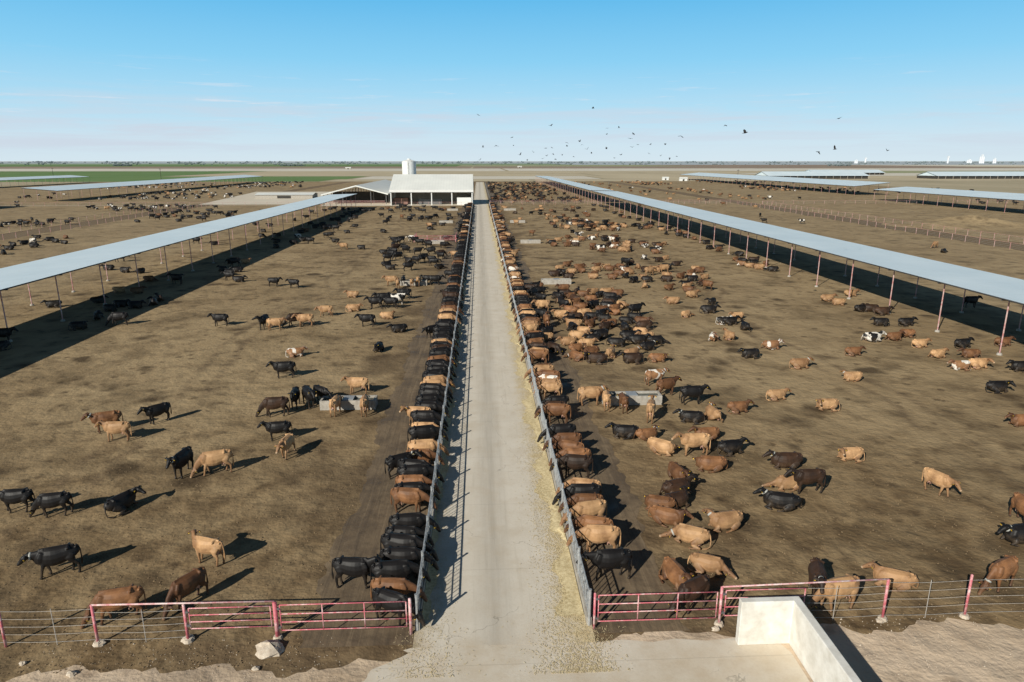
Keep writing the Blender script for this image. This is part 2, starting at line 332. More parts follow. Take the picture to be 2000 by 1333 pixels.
def coat(name,main,dk,lt,amt_d=.85,amt_l=.5,spots=None,rough=.6,var=.5):
    m,N,b=newmat(name); P=N.objc(); rnd=N.node('ShaderNodeObjectInfo').outputs['Random']
    a=N.node('ShaderNodeVertexColor',layer_name='coat').outputs[0]; s=N.node('ShaderNodeSeparateColor',{0:a}).outputs
    off=N.node('ShaderNodeCombineXYZ',{0:N.m('MULTIPLY',rnd,37.),1:N.m('MULTIPLY',rnd,91.),2:N.m('MULTIPLY',rnd,17.)}).outputs[0]
    Q=N.node('ShaderNodeVectorMath',{0:P,1:off},operation='ADD').outputs[0]
    n=N.noise(Q,1.8,4,.6); nf=N.noise(N.scalev(Q,(18,18,50)),1.,3,.7)
    hue=N.mix(rnd,main,tuple(x*var for x in main)); hue=N.mix(N.mr(N.noise(off,3.1,2),.35,.65,0,.5),hue,tuple(min(1,x*1.35) for x in main))
    hue=N.mix(N.mr(N.noise(off,7.7,2),.52,.66,0,.55),hue,dk)
    c=N.mix(N.m('MULTIPLY',s[0],amt_d),hue,dk); c=N.mix(N.mr(n,.42,.66,0,.6),c,dk); c=N.mix(N.m('MULTIPLY',s[1],amt_l),c,lt)
    if spots:
        sp=N.mr(N.noise(Q,1.35,3,.45,.4),spots-.012,spots+.012); c=N.mix(sp,c,(.70,.65,.58))
    c=N.mix(N.mr(nf,.4,.7,0,.3),c,N.mix(.5,c,(.55,.5,.45),'MULTIPLY'))
    Z=N.xyz(N.node('ShaderNodeNewGeometry').outputs['Position'])[2]
    c=N.mix(N.m('MULTIPLY',N.mr(Z,.75,.05),N.mr(N.noise(Q,3.4,4,.7),.42,.62,0,.6)),c,(.14,.097,.06))
    c=N.mix(N.m('MULTIPLY',s[2],.9),c,(.015,.012,.01))
    N.put(b.inputs['Base Color'],c); b.inputs['Roughness'].default_value=rough; b.inputs['Specular IOR Level'].default_value=.35
    bump(N,b,nf,.25,.01); return m
COAT={'K':coat('black coat',(.010,.0085,.0085),(.006,.005,.005),(.018,.014,.012),rough=.55,var=.8),
 'D':coat('dark brown coat',(.060,.029,.015),(.012,.008,.006),(.10,.06,.035)),
 'B':coat('red brown coat',(.28,.130,.055),(.050,.020,.010),(.30,.17,.09),var=.55),
 'T':coat('tan fawn coat',(.58,.345,.170),(.17,.080,.036),(.66,.52,.36),var=.64),
 'H':coat('black coat with white patches',(.010,.009,.009),(.007,.006,.006),(.5,.47,.42),spots=.52,rough=.5),
 'W':coat('tan coat with white patches',(.40,.21,.095),(.14,.06,.03),(.6,.5,.4),spots=.53)}
CN={'K':'black','D':'dark brown','B':'reddish brown','T':'tan','H':'black and white','W':'tan and white'}
POSE={}; LOD={}
def build_pose(p):
    T,ex=cow_tubes(p); V=[];F=[]
    for nm,pts,rad,ref in T: ringtube(V,F,pts,rad,ref)
    me=bpy.data.meshes.new('raw'); me.from_pydata([tuple(v) for v in V],[],F); ob=bpy.data.objects.new('raw',me); C.objects.link(ob)
    m=ob.modifiers.new('a','REMESH'); m.mode='VOXEL'; m.voxel_size=.022; m.use_smooth_shade=True
    s=ob.modifiers.new('b','SMOOTH'); s.factor=.5; s.iterations=3
    dg=bpy.context.evaluated_depsgraph_get(); body=bpy.data.meshes.new_from_object(ob.evaluated_get(dg)); body.name='cow_body_'+p
    body.polygons.foreach_set('use_smooth',[True]*len(body.polygons)); coat_attr(body,T,ex['lie']); body.materials.clear(); body.materials.append(None)
    lods=[]
    for rt in(.08,.025):
        d=ob.modifiers.new('c','DECIMATE'); d.ratio=rt
        t=ob.modifiers.new('t','TRIANGULATE')
        dg=bpy.context.evaluated_depsgraph_get(); lm=bpy.data.meshes.new_from_object(ob.evaluated_get(dg)); coat_attr(lm,T,ex['lie'])
        n=len(lm.vertices); co=np.empty(n*3,dtype=np.float32); lm.vertices.foreach_get('co',co)
        fi=np.empty(len(lm.loops),dtype=np.int32); lm.loops.foreach_get('vertex_index',fi)
        ca=np.empty(n*4,dtype=np.float32); lm.color_attributes['coat'].data.foreach_get('color',ca)
        lods.append((co.reshape(-1,3),fi.reshape(-1,3),ca.reshape(-1,4)))
        ob.modifiers.remove(d); ob.modifiers.remove(t)
    bpy.data.objects.remove(ob)
    V=[];F=[]
    if ex['lie']: pts=[(-.72,0,.69),(-.82,.03,.57),(-.88,.08,.33),(-.87,.18,.09),(-.74,.32,.05),(-.58,.40,.05)]
    else: pts=[(-.70,0,1.22),(-.79,0,1.18),(-.85,0,1.00),(-.86,.02,.73),(-.85,.03,.48),(-.84,.03,.32)]
    ringtube(V,F,pts,[(.05,.05),(.038,.038),(.026,.026),(.022,.022),(.045,.045),(.018,.018)],n=8,sq=1)
    b_=MB(); b_.add(V,F); tail=b_.mesh('cow_tail',[None],True)
    V=[];F=[]
    if ex['lie']: ringtube(V,F,[(-.46,.14,.14),(-.33,.24,.14),(-.20,.26,.12)],[(.07,.07),(.13,.12),(.07,.07)],n=10)
    else:
        ringtube(V,F,[(-.53,0,.66),(-.38,0,.60),(-.18,0,.62)],[(.09,.09),(.15,.15),(.07,.06)],n=12)
        for a in(-.44,-.31):
            for c in(-.07,.07): ringtube(V,F,[(a,c,.50),(a,c,.41)],[(.02,.02),(.014,.014)],n=6)
    b_=MB(); b_.add(V,F); ud=b_.mesh('cow_udder',[M['udder']],True)
    P,d,lat,up=ex['P'],ex['d'],ex['lat'],ex['up']; eyes=[];tags=[]
    for s in(-1,1):
        V=[];F=[]; c=P+d*.15+lat*s*.108+up*.035; ringtube(V,F,[c-d*.02,c,c+d*.02],[(.012,.012),(.022,.022),(.012,.012)],n=8)
        b_=MB(); b_.add(V,F); eyes.append(b_.mesh('cow_eye',[M['black']],True))
        b_=MB(); c=P+lat*s*.23+up*(-.02)+d*.05; u1=lat*.028; u2=up*.036; u3=d*.006
        b_.add([c-u1-u2-u3,c+u1-u2-u3,c+u1+u2-u3,c-u1+u2-u3,c-u1-u2+u3,c+u1-u2+u3,c+u1+u2+u3,c-u1+u2+u3],[(0,3,2,1),(4,5,6,7),(0,1,5,4),(1,2,6,5),(2,3,7,6),(3,0,4,7)])
        tags.append(b_.mesh('cow_ear_tag',[M['tagy']]))
    n1=Vector(ex['nk'][1]);n2=Vector(ex['nk'][2]); t=(n2-n1).normalized(); V=[];F=[]
    c=n1.lerp(n2,.35); ringtube(V,F,[c-t*.03,c+t*.03],[(.115,.172),(.112,.166)],(0,1,0),n=16)
    b_=MB(); b_.add(V,F); col=b_.mesh('cow_collar',[M['collar']],True)
    POSE[p]=dict(body=body,tail=tail,udder=ud,eyes=eyes,tags=tags,collar=col); LOD[p]=lods
for p in HEADS: build_pose(p)
herd=[]
def cow(x,y,h,pose,cc,s=None,where=None,label=None,mir=None):
    herd.append(dict(x=x,y=y,h=h,pose=pose,c=cc,s=s or random.uniform(.95,1.13)*(1.04 if cc in'KHD' else 1.0),where=where,label=label,mir=random.random()<.5 if mir is None else mir,k=0))
def pc(px,py,cc,pose,h,label=None,s=None,mir=None,where=None):
    x,y=w(px,py-3); cow(x,y,h,pose,cc,s,where,label,mir)
for a in [
 (38,1002,'K','walk',185,'black cow at far left edge of photo, standing with head lowered'),
 (110,1010,'K','graze',192,'black cow bending its head down just right of the black cow at the left edge'),
 (238,1000,'K','lie_turn',65,'lone black cow lying upright, head turned, between left edge pair and feed lane'),
 (118,1125,'K','walk',200,'black cow walking left alone in front left corner of the left pen'),
 (410,1103,'T','look',160,'tan cow standing alone with head raised behind the front left pipe fence'),
 (238,1214,'B','graze',195,'reddish brown cow with head down behind the cable fence, left of the gates'),
 (372,1180,'B','graze',238,'reddish brown cow with head down right behind the front left gate post'),
 (692,1148,'K','stand',-5,'black cow standing side-on behind the row at near end of left feed fence'),
 (360,930,'K','stand',262,'black cow standing head-on nose to nose with a tan cow in left pen'),
 (424,928,'T','graze',200,'tan cow with head down touching the black cow facing the camera'),
 (212,846,'B','stand',205,'brown cow half hidden behind a tan cow in left pen'),
 (232,864,'T','stand',182,'tan cow standing side-on in front of a brown cow, left pen'),
 (312,828,'K','stand',228,'black cow standing just behind the tan and brown pair in left pen'),
 (540,816,'D','graze',190,'dark brown cow with head down left of the left water trough'),
 (578,798,'K','stand',275,'black cow facing the camera left of the left water trough'),
 (604,797,'K','stand',300,'black cow standing at the left end of the near left trough'),
 (628,789,'K','drink',320,'black cow behind the left end of the near left trough'),
 (656,812,'T','drink',82,'tan cow drinking, back to the camera at near left trough, left one'),
 (700,772,'T','stand',175,'tan cow standing side-on behind the near left trough'),
 (713,812,'T','drink',92,'tan cow drinking, back to the camera at near left trough, right one'),
 (546,862,'K','stand',188,'black cow side-on in front of the dark brown cow near left trough'),
 (562,893,'T','walk',262,'tan cow walking towards the camera in front of a black cow, left pen'),
 (557,741,'K','stand',188,'lone black cow side-on in the middle of left pen'),
 (577,699,'W','lie',10,'tan and white cow lying behind the lone black cow, left pen'),
 (432,640,'K','stand',180,'black cow side-on with a long shadow, alone left of the small bunch'),
 (517,645,'K','look',262,'black cow facing the camera at left end of the small bunch'),
 (538,648,'T','stand',4,'tan cow side-on right of the black cow in the small bunch'),
 (578,640,'D','graze',200,'dark brown cow with head down in the small bunch'),
 (597,641,'T','stand',190,'tan cow at the right end of the small bunch'),
 (637,621,'T','walk',182,'tan cow walking left behind the small bunch'),
 (690,611,'T','lie',0,None),(690,584,'T','lie',178,None),(718,641,'K','stand',180,None),(756,626,'T','lie_turn',0,None),(780,652,'K','lie',200,None),(740,689,'K','lie',262,None),
 (735,606,'K','stand',180,None),(750,598,'K','stand',190,None),(764,606,'K','walk',170,None),(778,598,'H','stand',0,None),(790,588,'K','stand',185,None),(745,590,'K','lie',10,None),
 (535,563,'K','stand',0,None),(575,566,'K','stand',172,None),(449,551,'K','stand',178,None),(466,554,'K','lie',0,None),
 (765,561,'T','stand',180,None),(788,560,'K','stand',90,None),(805,564,'T','drink',90,None),(818,562,'T','drink',85,None),(836,558,'K','stand',175,None),(850,560,'K','stand',0,None),(778,567,'T','stand',95,None),
 (672,491,'T','stand',180,None),(750,500,'K','lie',0,None),(607,480,'K','stand',180,None)]:
    pc(*a[:5],label=a[5])
for a in [
 (1192,1132,'K','walk',183,'black cow standing alone beside the near end of right feed fence'),
 (1318,1140,'B','lie',285,'brown cow lying behind the front right gate'),
 (1352,1192,'D','graze',210,'dark brown cow with head down directly behind the front right gate'),
 (1380,1118,'T','lie_rest',335,'tan cow lying with head low behind the front right gate'),
 (1417,1035,'T','lie_turn',190,'tan cow lying just behind two lying cows near the front right gate'),
 (1350,1063,'T','lie_rest',150,'pale tan cow lying stretched between the gate cows and the brown group'),
 (1300,1026,'B','lie',330,None),(1288,1000,'B','lie_curl',160,None),(1318,994,'D','lie_turn',20,None),(1320,970,'D','lie',20,None),(1322,938,'B','lie',285,None),
 (1388,922,'B','lie_curl',170,'reddish brown cow lying alone below the standing tan cow, right pen'),
 (1290,888,'T','lie_curl',320,None),(1356,892,'T','stand',180,'tan cow standing side-on above lying cows in right pen'),
 (1425,888,'K','lie',10,'black cow lying right of the standing tan cow, right pen'),
 (1222,858,'K','lie',170,None),(1262,862,'B','lie_turn',10,None),(1380,862,'B','lie',185,None),(1392,822,'T','lie_turn',100,None),(1350,828,'K','lie',170,None),
 (1440,808,'B','lie',5,None),(1515,783,'T','lie',2,None),(1615,803,'T','lie_turn',178,None),
 (1152,794,'T','stand',2,'tan cow standing side-on at the left end of near right trough'),
 (1184,802,'T','drink',84,'tan cow drinking with its back to the camera at near right trough'),
 (1217,806,'B','drink',92,'reddish brown cow drinking at the middle of the near right trough'),
 (1270,824,'T','stand',72,'tan cow seen from behind at the right end of near right trough'),
 (1278,755,'W','stand',10,'tan and white cow standing behind the near right trough'),
 (1300,776,'B','stand',20,'reddish brown cow behind the right end of near right trough'),
 (1350,792,'K','stand',4,'black cow standing side-on right of the near right trough'),
 (1535,916,'D','lie',178,'dark brown cow lying at the back of the dark trio, right pen'),
 (1577,965,'D','stand',182,'dark brown cow standing in the middle of the dark trio, right pen'),
 (1540,958,'T','lie_rest',185,'tan cow lying half hidden behind the standing dark brown cow'),
 (1525,997,'K','lie',160,'black cow lying stretched at the front of the dark trio, right pen'),
 (1660,901,'T','lie_turn',182,'pale tan cow lying alone right of the dark trio'),
 (1826,966,'T','walk',292,'tan cow walking alone with low head, right side of the right pen'),
 (1994,1025,'B','stand',260,'brown cow cut off by the right edge of the photo'),
 (1992,1062,'K','lie',190,'black cow at the right edge below the brown one'),
 (1952,1152,'B','graze',205,'reddish brown cow behind the wire fence at far right'),
 (1745,1150,'T','lie',152,'large tan cow lying with head raised behind the wire fence on the right'),
 (1592,1165,'D','stand',250,'dark brown cow standing behind the pipe frame on the right'),
 (1634,1192,'T','graze',192,'tan cow with head down right behind the pipe frame on the right'),
 (1665,747,'T','lie_turn',180,None),(1560,722,'T','lie',0,None),(1665,697,'B','lie',0,None),(1505,685,'W','lie',0,None),(1465,702,'K','lie',190,None),(1424,666,'T','lie',100,None),(1392,668,'W','lie_turn',240,None),(1412,636,'H','lie',0,None),
 (1455,648,'K','lie',90,None),(1440,626,'T','lie',190,None),(1425,637,'K','lie',10,None),(1702,670,'H','lie',0,None),(1745,668,'B','lie',10,None),(1770,661,'B','lie_curl',170,None),(1795,681,'T','lie',0,None),(1830,702,'T','lie',10,None),
 (1878,682,'K','lie',10,None),(1895,702,'B','lie',175,None),(1875,725,'W','lie',180,None),(1908,722,'T','lie_turn',0,None),(1957,678,'B','lie',0,None),(1945,768,'K','lie_turn',0,None),(1993,728,'K','lie',180,None),
 (1720,639,'K','lie',180,None),(1768,639,'K','lie',0,None),(1722,618,'D','lie',0,None),(1680,612,'K','lie',10,None),(1615,592,'T','lie',0,None),(1638,599,'T','lie',170,None),(1660,582,'T','lie',0,None),(1894,604,'K','stand',0,None),(1700,612,'D','lie',170,None),
 (1995,835,'B','lie',180,None)]:
    pc(*a[:5],label=a[5])
FL,FR=-2.65,4.2
def hw(ws):
    r=random.random(); a=0
    for k,v in ws:
        a+=v
        if r<a: return k
    return ws[-1][0]
seqL='KBKKKKKBKBKKKBTKTKKTKKKKKTTKKKKKBKKKDKKTKKKK'
y=24.0; i=0
while y<290:
    c=seqL[i] if i<len(seqL) else hw([('K',.80),('T',.07),('B',.06),('D',.06),('H',.01)])
    st=random.random()<.07 and i>3
    if st: cow(FL-random.uniform(1.7,2.6),y,random.choice([150,200,20,-30,90])+random.gauss(0,20),random.choice(['stand','walk','look']),c,where=None)
    else:
        cow(FL-1.03+random.uniform(-.28,.05),y,random.gauss(3,11),'feed',c,s=random.uniform(1.0,1.17),where='LF')
    i+=1
    y+=random.choice([.72,.85,1.1,1.0,1.25]) if random.random()<.90 else random.uniform(1.7,3.2)
seqR='TBTBKTDBBBKBDKTTWBTBBTKDBK'
y=28.6; i=0
while y<291:
    c=seqR[i] if i<len(seqR) else hw([('K',.40),('T',.22),('B',.25),('D',.1),('W',.02),('H',.01)])
    st=random.random()<.08 and i>3
    if st: cow(FR+random.uniform(1.7,3.0),y,random.choice([150,200,20,-30,90])+random.gauss(0,20),random.choice(['stand','walk','look']),c,where=None)
    else:
        cow(FR+1.03+random.uniform(-.05,.35),y,180+random.gauss(-4,13),'feed',c,s=random.uniform(.96,1.13),where='RF')
    i+=1
    y+=random.choice([.8,1.0,1.2,1.4]) if random.random()<.86 else random.uniform(2,4.2)
def inpoly(x,y,P):
    r=False; j=len(P)-1
    for i in range(len(P)):
        if (P[i][1]>y)!=(P[j][1]>y) and x<(P[j][0]-P[i][0])*(y-P[i][1])/(P[j][1]-P[i][1])+P[i][0]: r=not r
        j=i
    return r
grid={}
def reg(x,y): grid.setdefault((int(x//3),int(y//3)),[]).append((x,y))
for c in herd: reg(c['x'],c['y'])
for yy in (49.2,102,155,208,261):
    for xx in (-11.5,-10,-8.5,10,11.5,13): reg(xx,yy)
def free(x,y,dm):
    for a in(-1,0,1):
        for b_ in(-1,0,1):
            for q in grid.get((int(x//3)+a,int(y//3)+b_),()):
                if (q[0]-x)**2+(q[1]-y)**2<dm*dm: return False
    return True
def fill(P,n,ws,lie=.85,dm=1.7,world=False,clump=0):
    if not world: P=[w(*p) for p in P]
    xs=[p[0] for p in P]; ys=[p[1] for p in P]; k=0; t=0
    while k<n and t<n*60:
        t+=1; x=random.uniform(min(xs),max(xs)); y=random.uniform(min(ys),max(ys))
        if not inpoly(x,y,P): continue
        if clump and math.sin(x*clump+1)+math.sin(y*clump*.7+2)+math.sin((x+y)*clump*.5)<random.uniform(-.4,1.1): continue
        if not free(x,y,dm): continue
        reg(x,y); k+=1
        l=random.random()<lie
        p=random.choice(['lie','lie','lie_turn','lie_rest','lie_curl']) if l else random.choice(['stand','stand','walk','look','graze'])
        cow(x,y,random.choice([0,180])+random.gauss(0,35),p,hw(ws))
wR=[('T',.28),('B',.29),('K',.27),('D',.1),('W',.03),('H',.03)]
wL=[('K',.88),('T',.04),('B',.04),('D',.03),('H',.01)]
fill([(1085,590),(1118,712),(1290,712),(1275,650),(1205,575),(1090,570)],68,[('T',.22),('B',.28),('K',.36),('D',.10),('W',.02),('H',.02)],.95)
fill([(1062,452),(1085,560),(1300,572),(1500,575),(1555,560),(1500,520),(1330,455),(1200,430),(1070,430)],180,wR,.92,clump=.23)
fill([(975,400),(1010,465),(1200,460),(1160,403)],34,wR,.6,2.2)
fill([(1300,575),(1310,640),(1400,640),(1400,585)],5,[('K',.7),('T',.3)],.9)
fill([(1010,560),(1060,700),(1085,700),(1050,560)],14,wR,.3)
fill([(46,80),(51,80),(51,280),(46,280)],18,[('K',.7),('B',.3)],.9,2,True)
fill([(-46,75),(-40,75),(-40,275),(-46,275)],52,wL,.85,2,True)
fill([(-60,62),(-47,62),(-47,270),(-60,270)],26,wL,.9,2,True)
fill([(-80,75),(-62,75),(-62,290),(-80,290)],20,wL,.8,3,True)
fill([(-108,140),(-80,140),(-80,290),(-108,290)],52,wL,.7,3,True,.11)
fill([(758,470),(752,530),(862,530),(872,470)],34,wL,.3)
fill([(735,405),(760,455),(895,450),(905,405)],44,wL,.4)
fill([(640,440),(600,500),(745,500),(750,440)],8,wL,.6)
fill([(-190,200),(-115,200),(-115,292),(-190,292)],90,[('K',.74),('H',.16),('T',.10)],.7,3,True,.09)
fill([(-190,305),(-125,305),(-125,620),(-190,620)],190,[('K',.6),('H',.28),('T',.12)],.6,3,True,.07)
fill([(-330,250),(-205,250),(-205,620),(-330,620)],170,[('K',.6),('H',.28),('T',.12)],.6,3,True,.05)
fill([(6,306),(48,306),(48,590),(6,590)],320,[('K',.55),('T',.13),('B',.2),('D',.12)],.5,2.2,True)
fill([(62,306),(108,306),(108,600),(62,600)],50,wR,.6,3,True)
fill([(125,330),(200,330),(200,680),(125,680)],150,wR,.5,3,True,.06)
fill([(215,250),(300,250),(300,640),(215,640)],90,wL,.5,3,True,.06)
fill([(64,120),(108,120),(108,290),(64,290)],9,wR,.5,5,True)
def vis(c):
    dx=c['x'];dy=c['y']; Xc=dx*math.cos(YAW)-dy*math.sin(YAW); Yc=dx*math.sin(YAW)+dy*math.cos(YAW)
    zc=17.3; F=Yc*math.cos(PITCH)+zc*math.sin(PITCH); Dn=zc*math.cos(PITCH)-Yc*math.sin(PITCH)
    c['px']=1000+FP*Xc/F; c['py']=666.5+FP*Dn/F; c['dist']=math.sqrt(Xc*Xc+Yc*Yc+zc*zc)
    return -40<c['px']<2040 and c['py']<1360
herd=[c for c in herd if vis(c)]
herd.sort(key=lambda c:c['dist'])
ones='zeroth first second third fourth fifth sixth seventh eighth ninth tenth eleventh twelfth thirteenth fourteenth fifteenth sixteenth seventeenth eighteenth nineteenth'.split()
tens={2:'twent',3:'thirt',4:'fort',5:'fift',6:'sixt',7:'sevent',8:'eight',9:'ninet'}
def ordw(n):
    if n<20: return ones[n]
    if n<100: return tens[n//10]+('ieth' if n%10==0 else 'y-'+ones[n%10])
    return 'hundred-and-'+ordw(n-100)
oL=oR=0
for c in sorted([c for c in herd if c['where']],key=lambda c:c['y']):
    if c['where']=='LF': oL+=1; c['ord']=oL
    else: oR+=1; c['ord']=oR
IND=300
ind=herd[:IND]; rest=herd[IND:]
def facing(h):
    h%=360
    return 'facing right' if (h<40 or h>320) else 'facing away' if h<140 else 'facing left' if h<220 else 'facing camera'
PN={'stand':'standing','look':'standing head turned','walk':'walking','graze':'head down','drink':'drinking','lie':'lying','lie_turn':'lying head turned','lie_rest':'lying head low','lie_curl':'lying curled up','feed':'eating'}
used={}
for c in ind:
    if c['label']: used[c['label']]=1; continue
    col=CN[c['c']]
    if c['where']=='LF': lab=f"{col} cow eating at left feed fence, {ordw(c['ord'])} from the near end"
    elif c['where']=='RF': lab=f"{col} cow eating at right feed fence, {ordw(c['ord'])} from the near end"
    else:
        x,y=c['x'],c['y']; side='left' if x<0 else 'right'
        if x<-47: z='under left shed'
        elif x<-37: z='in left shed shadow'
        elif x>47: z='under right shed'
        else:
            zy='front' if y<45 else 'trough-level' if y<62 else 'middle' if y<85 else 'back'
            zx='lane-side' if abs(x)<15 else 'centre' if abs(x)<30 else 'shed-side'
            z=f'{side} pen {zy} {zx}'
        lab=f"{col} cow {PN[c['pose']]}, {facing(c['h'])}, {z}"
    if lab in used:
        used[lab]+=1; lab=f"{lab}, {ordw(used[lab])} nearest"
    else: used[lab]=1
    c['label']=lab
for i,c in enumerate(ind):
    g={'LF':'cows eating along the left feed fence','RF':'cows eating along the right feed fence'}.get(c['where'],'cows in the left pen' if c['x']<0 else 'cows in the right pen')
    r=thing('cow',c['label'],'cow',(c['x'],c['y'],0),R(c['h']),g); s=c['s']; q=random.uniform(.93,1.06); r.scale=(s,(-s if c['mir'] else s)*q,s)
    D=POSE[c['pose']]; mt=COAT[c['c']]
    for nm,me in(('body',D['body']),('tail',D['tail'])):
        o=link(nm,me,r); o.material_slots[0].link='OBJECT'; o.material_slots[0].material=mt
    if c['c'] not in 'KD': link('udder',D['udder'],r)
    if i<150:
        for e in D['eyes']: link('eye',e,r)
        for e in D['tags']: link('ear_tag',e,r)
        if i%3==0 and c['pose'] not in('feed','lie_curl'): link('collar',D['collar'],r)
mk=list(COAT); Vs=[];Fs=[];Cs=[];Ms=[];off=0
for c in rest:
    co,fi,ca=LOD[c['pose']][0 if c['dist']<170 else 1]; s=c['s']; a=R(c['h']); ms=-1 if c['mir'] else 1
    q=co*np.array([s,s*ms,s]); cs,sn=math.cos(a),math.sin(a)
    p=np.stack([q[:,0]*cs-q[:,1]*sn+c['x'],q[:,0]*sn+q[:,1]*cs+c['y'],q[:,2]],1)
    f_=fi if ms==1 else fi[:,::-1]
    Vs.append(p);Fs.append(f_+off);Cs.append(ca);Ms.append(np.full(len(fi),mk.index(c['c'])));off+=len(co)
Vs=np.concatenate(Vs).astype(np.float32);Fs=np.concatenate(Fs).astype(np.int32);Cs=np.concatenate(Cs).astype(np.float32);Ms=np.concatenate(Ms).astype(np.int32)
me=bpy.data.meshes.new('cow_herd'); me.vertices.add(len(Vs)); me.vertices.foreach_set('co',Vs.ravel()); me.loops.add(Fs.size); me.loops.foreach_set('vertex_index',Fs.ravel())
me.polygons.add(len(Fs)); me.polygons.foreach_set('loop_start',np.arange(0,Fs.size,3,dtype=np.int32))
for k in mk: me.materials.append(COAT[k])
me.polygons.foreach_set('material_index',Ms); me.update(calc_edges=True); me.validate()
me.polygons.foreach_set('use_smooth',[True]*len(me.polygons))
at=me.color_attributes.new('coat','FLOAT_COLOR','POINT'); at.data.foreach_set('color',Cs.ravel())
o=link('cow_herd',me); tag(o,'distant herd of black, tan and brown cows spread through the far pens','cows',kind='stuff')
print('cows',len(ind),len(rest),len(Vs))
# ---------------------------------------------------------------- feed fences
def panel(L=3.05):
    b=MB()
    for z,r in((1.42,.035),(1.12,.025),(.46,.03)): b.cyl((0,0,z),(0,L,z),r,6)
    k=5; st=L/k
    for i in range(k):
        y=i*st; b.cyl((0,y+.10,.46),(0,y+.10,1.42),.020,5); b.cyl((0,y+.36,.46),(0,y+.50,1.12),.020,5); b.cyl((0,y+.36,1.42),(0,y+.36,1.12),.018,5)
    return b.mesh('headlock_panel',[M['galv']])
pm=panel()
b=MB(); b.cyl((0,0,0),(0,0,1.62),.055,8); b.cyl((0,0,1.62),(0,0,1.65),.065,8); postm=b.mesh('fence_post',[M['galv']])
def feedfence(X,y0,y1,label):
    r=thing('feed_fence',label,'fence',(X,y0,0),0,'steel headlock feed fences along the lane')
    n=int((y1-y0)/3.05)
    b=MB(); b.box(-.09,.09,0,n*3.05+.1,0,.36); b.obj('curb',M['oldconc'],r)
    for i in range(n): link('headlock_panel',pm,r,(0,i*3.05,0))
    for i in range(n+1): link('post',postm,r,(.0,i*3.05,0))
feedfence(FL,23.4,291,'long grey steel headlock fence on left side of the feed lane')
feedfence(FR,23.4,291,'long grey steel headlock fence on right side of the feed lane')
def simplefence(pts,label,step=6.,h=1.5,wires=4,mat='pink',group='pink post fences of the far pens',pr=.05,n=6):
    r=thing('pen_fence',label,'fence',(pts[0][0],pts[0][1],0),0,group)
    pb=MB(); pb.cyl((0,0,0),(0,0,h),pr,n); me=pb.mesh('pen_post',[M[mat]])
    cnt=0
    for (x0,y0),(x1,y1) in zip(pts[:-1],pts[1:]):
        L=math.hypot(x1-x0,y1-y0); k=max(1,int(L/step)); ax,ay=x0-pts[0][0],y0-pts[0][1]
        for i in range(k+1):
            cnt+=1
            if cnt<=99: link('post',me,r,(ax+(x1-x0)*i/k,ay+(y1-y0)*i/k,0))
        for j in range(wires):
            wb=MB(); z=h*(.25+.7*j/(wires-1)); wb.cyl((ax,ay,z),(ax+x1-x0,ay+y1-y0,z),.012 if j<wires-1 else .03,4); wb.obj('cable',M['cable'] if j<wires-1 else M[mat],r)
    return r
simplefence([(111.5,75),(111.5,294)],'pink post fence running away along the right side of right pen',4.5)
simplefence([(122,80),(122,294)],'pink post fence on the far side of the dark lane, right pens',4.5)
simplefence([(-111.5,75),(-111.5,294)],'pink post fence running away beyond the left shed, nearer one',4.5)
simplefence([(-122,80),(-122,294)],'pink post fence running away beyond the left shed, farther one',4.5)
simplefence([(4.6,294.5),(111,294.5)],'pink cross fence at the far end of right pen',4.5)
simplefence([(122,294.5),(300,294.5)],'pink cross fence beyond the lane at far right',4.5)
simplefence([(-300,294.5),(-66,294.5)],'pink cross fence at the far end of left pens',4.5)
simplefence([(-62,291.5),(-3,291.5)],'low pink fence in front of the milking barn',4.5)
simplefence([(4.6,303),(111,303)],'pink fence along the front of the second right pen block',4.5)
simplefence([(5,304),(5,600)],'fence along the lane in the second pen block',6,mat='galvd')
r=thing('pipe_pen','small red pipe corral around a trough in the back of left pen','pen',(-9,158,0))
for z in(.5,.9,1.4):
    for p,q in(((-6,0),(3.5,0)),((3.5,0),(3.5,6)),((-6,0),(-6,6))): b=MB(); b.cyl((*p,z),(*q,z),.05,5); b.obj('rail',M['red'],r)
for p in((-6,0),(-3,0),(0,0),(3.5,0),(3.5,6),(-6,6),(-6,3),(3.5,3)):
    b=MB(); b.cyl((*p,0),(*p,1.55),.07,6); b.obj('post',M['red'],r)
def trough(xc,y,L,label):
    r=thing('water_trough',label,'trough',(xc,y,0),0,'concrete water troughs in the pens'); b=MB(); W=.62;h=.72;t=.14; L/=2
    b.box(-L,L,-W,-W+t,0,h).box(-L,L,W-t,W,0,h).box(-L,-L+t,-W+t,W-t,0,h).box(L-t,L,-W+t,W-t,0,h).box(-L+t,L-t,-W+t,W-t,0,.2)
    b.obj('basin',M['oldconc'],r); b=MB(); b.box(-L+t,L-t,-W+t,W-t,.2,.55); b.obj('water',M['water'],r)
    b=MB(); b.box(-.4,.4,-W+t,W-t,.722,.76); b.obj('valve_cover',M['galv'],r)
nm=['nearest','second','third','fourth','farthest']
for i,y in enumerate((49.2,102,155,208,261)):
    trough(-10.0,y,4.1,f'concrete water trough in left pen, {nm[i]} of five'); trough(11.5,y,4.5,f'concrete water trough in right pen, {nm[i]} of five')
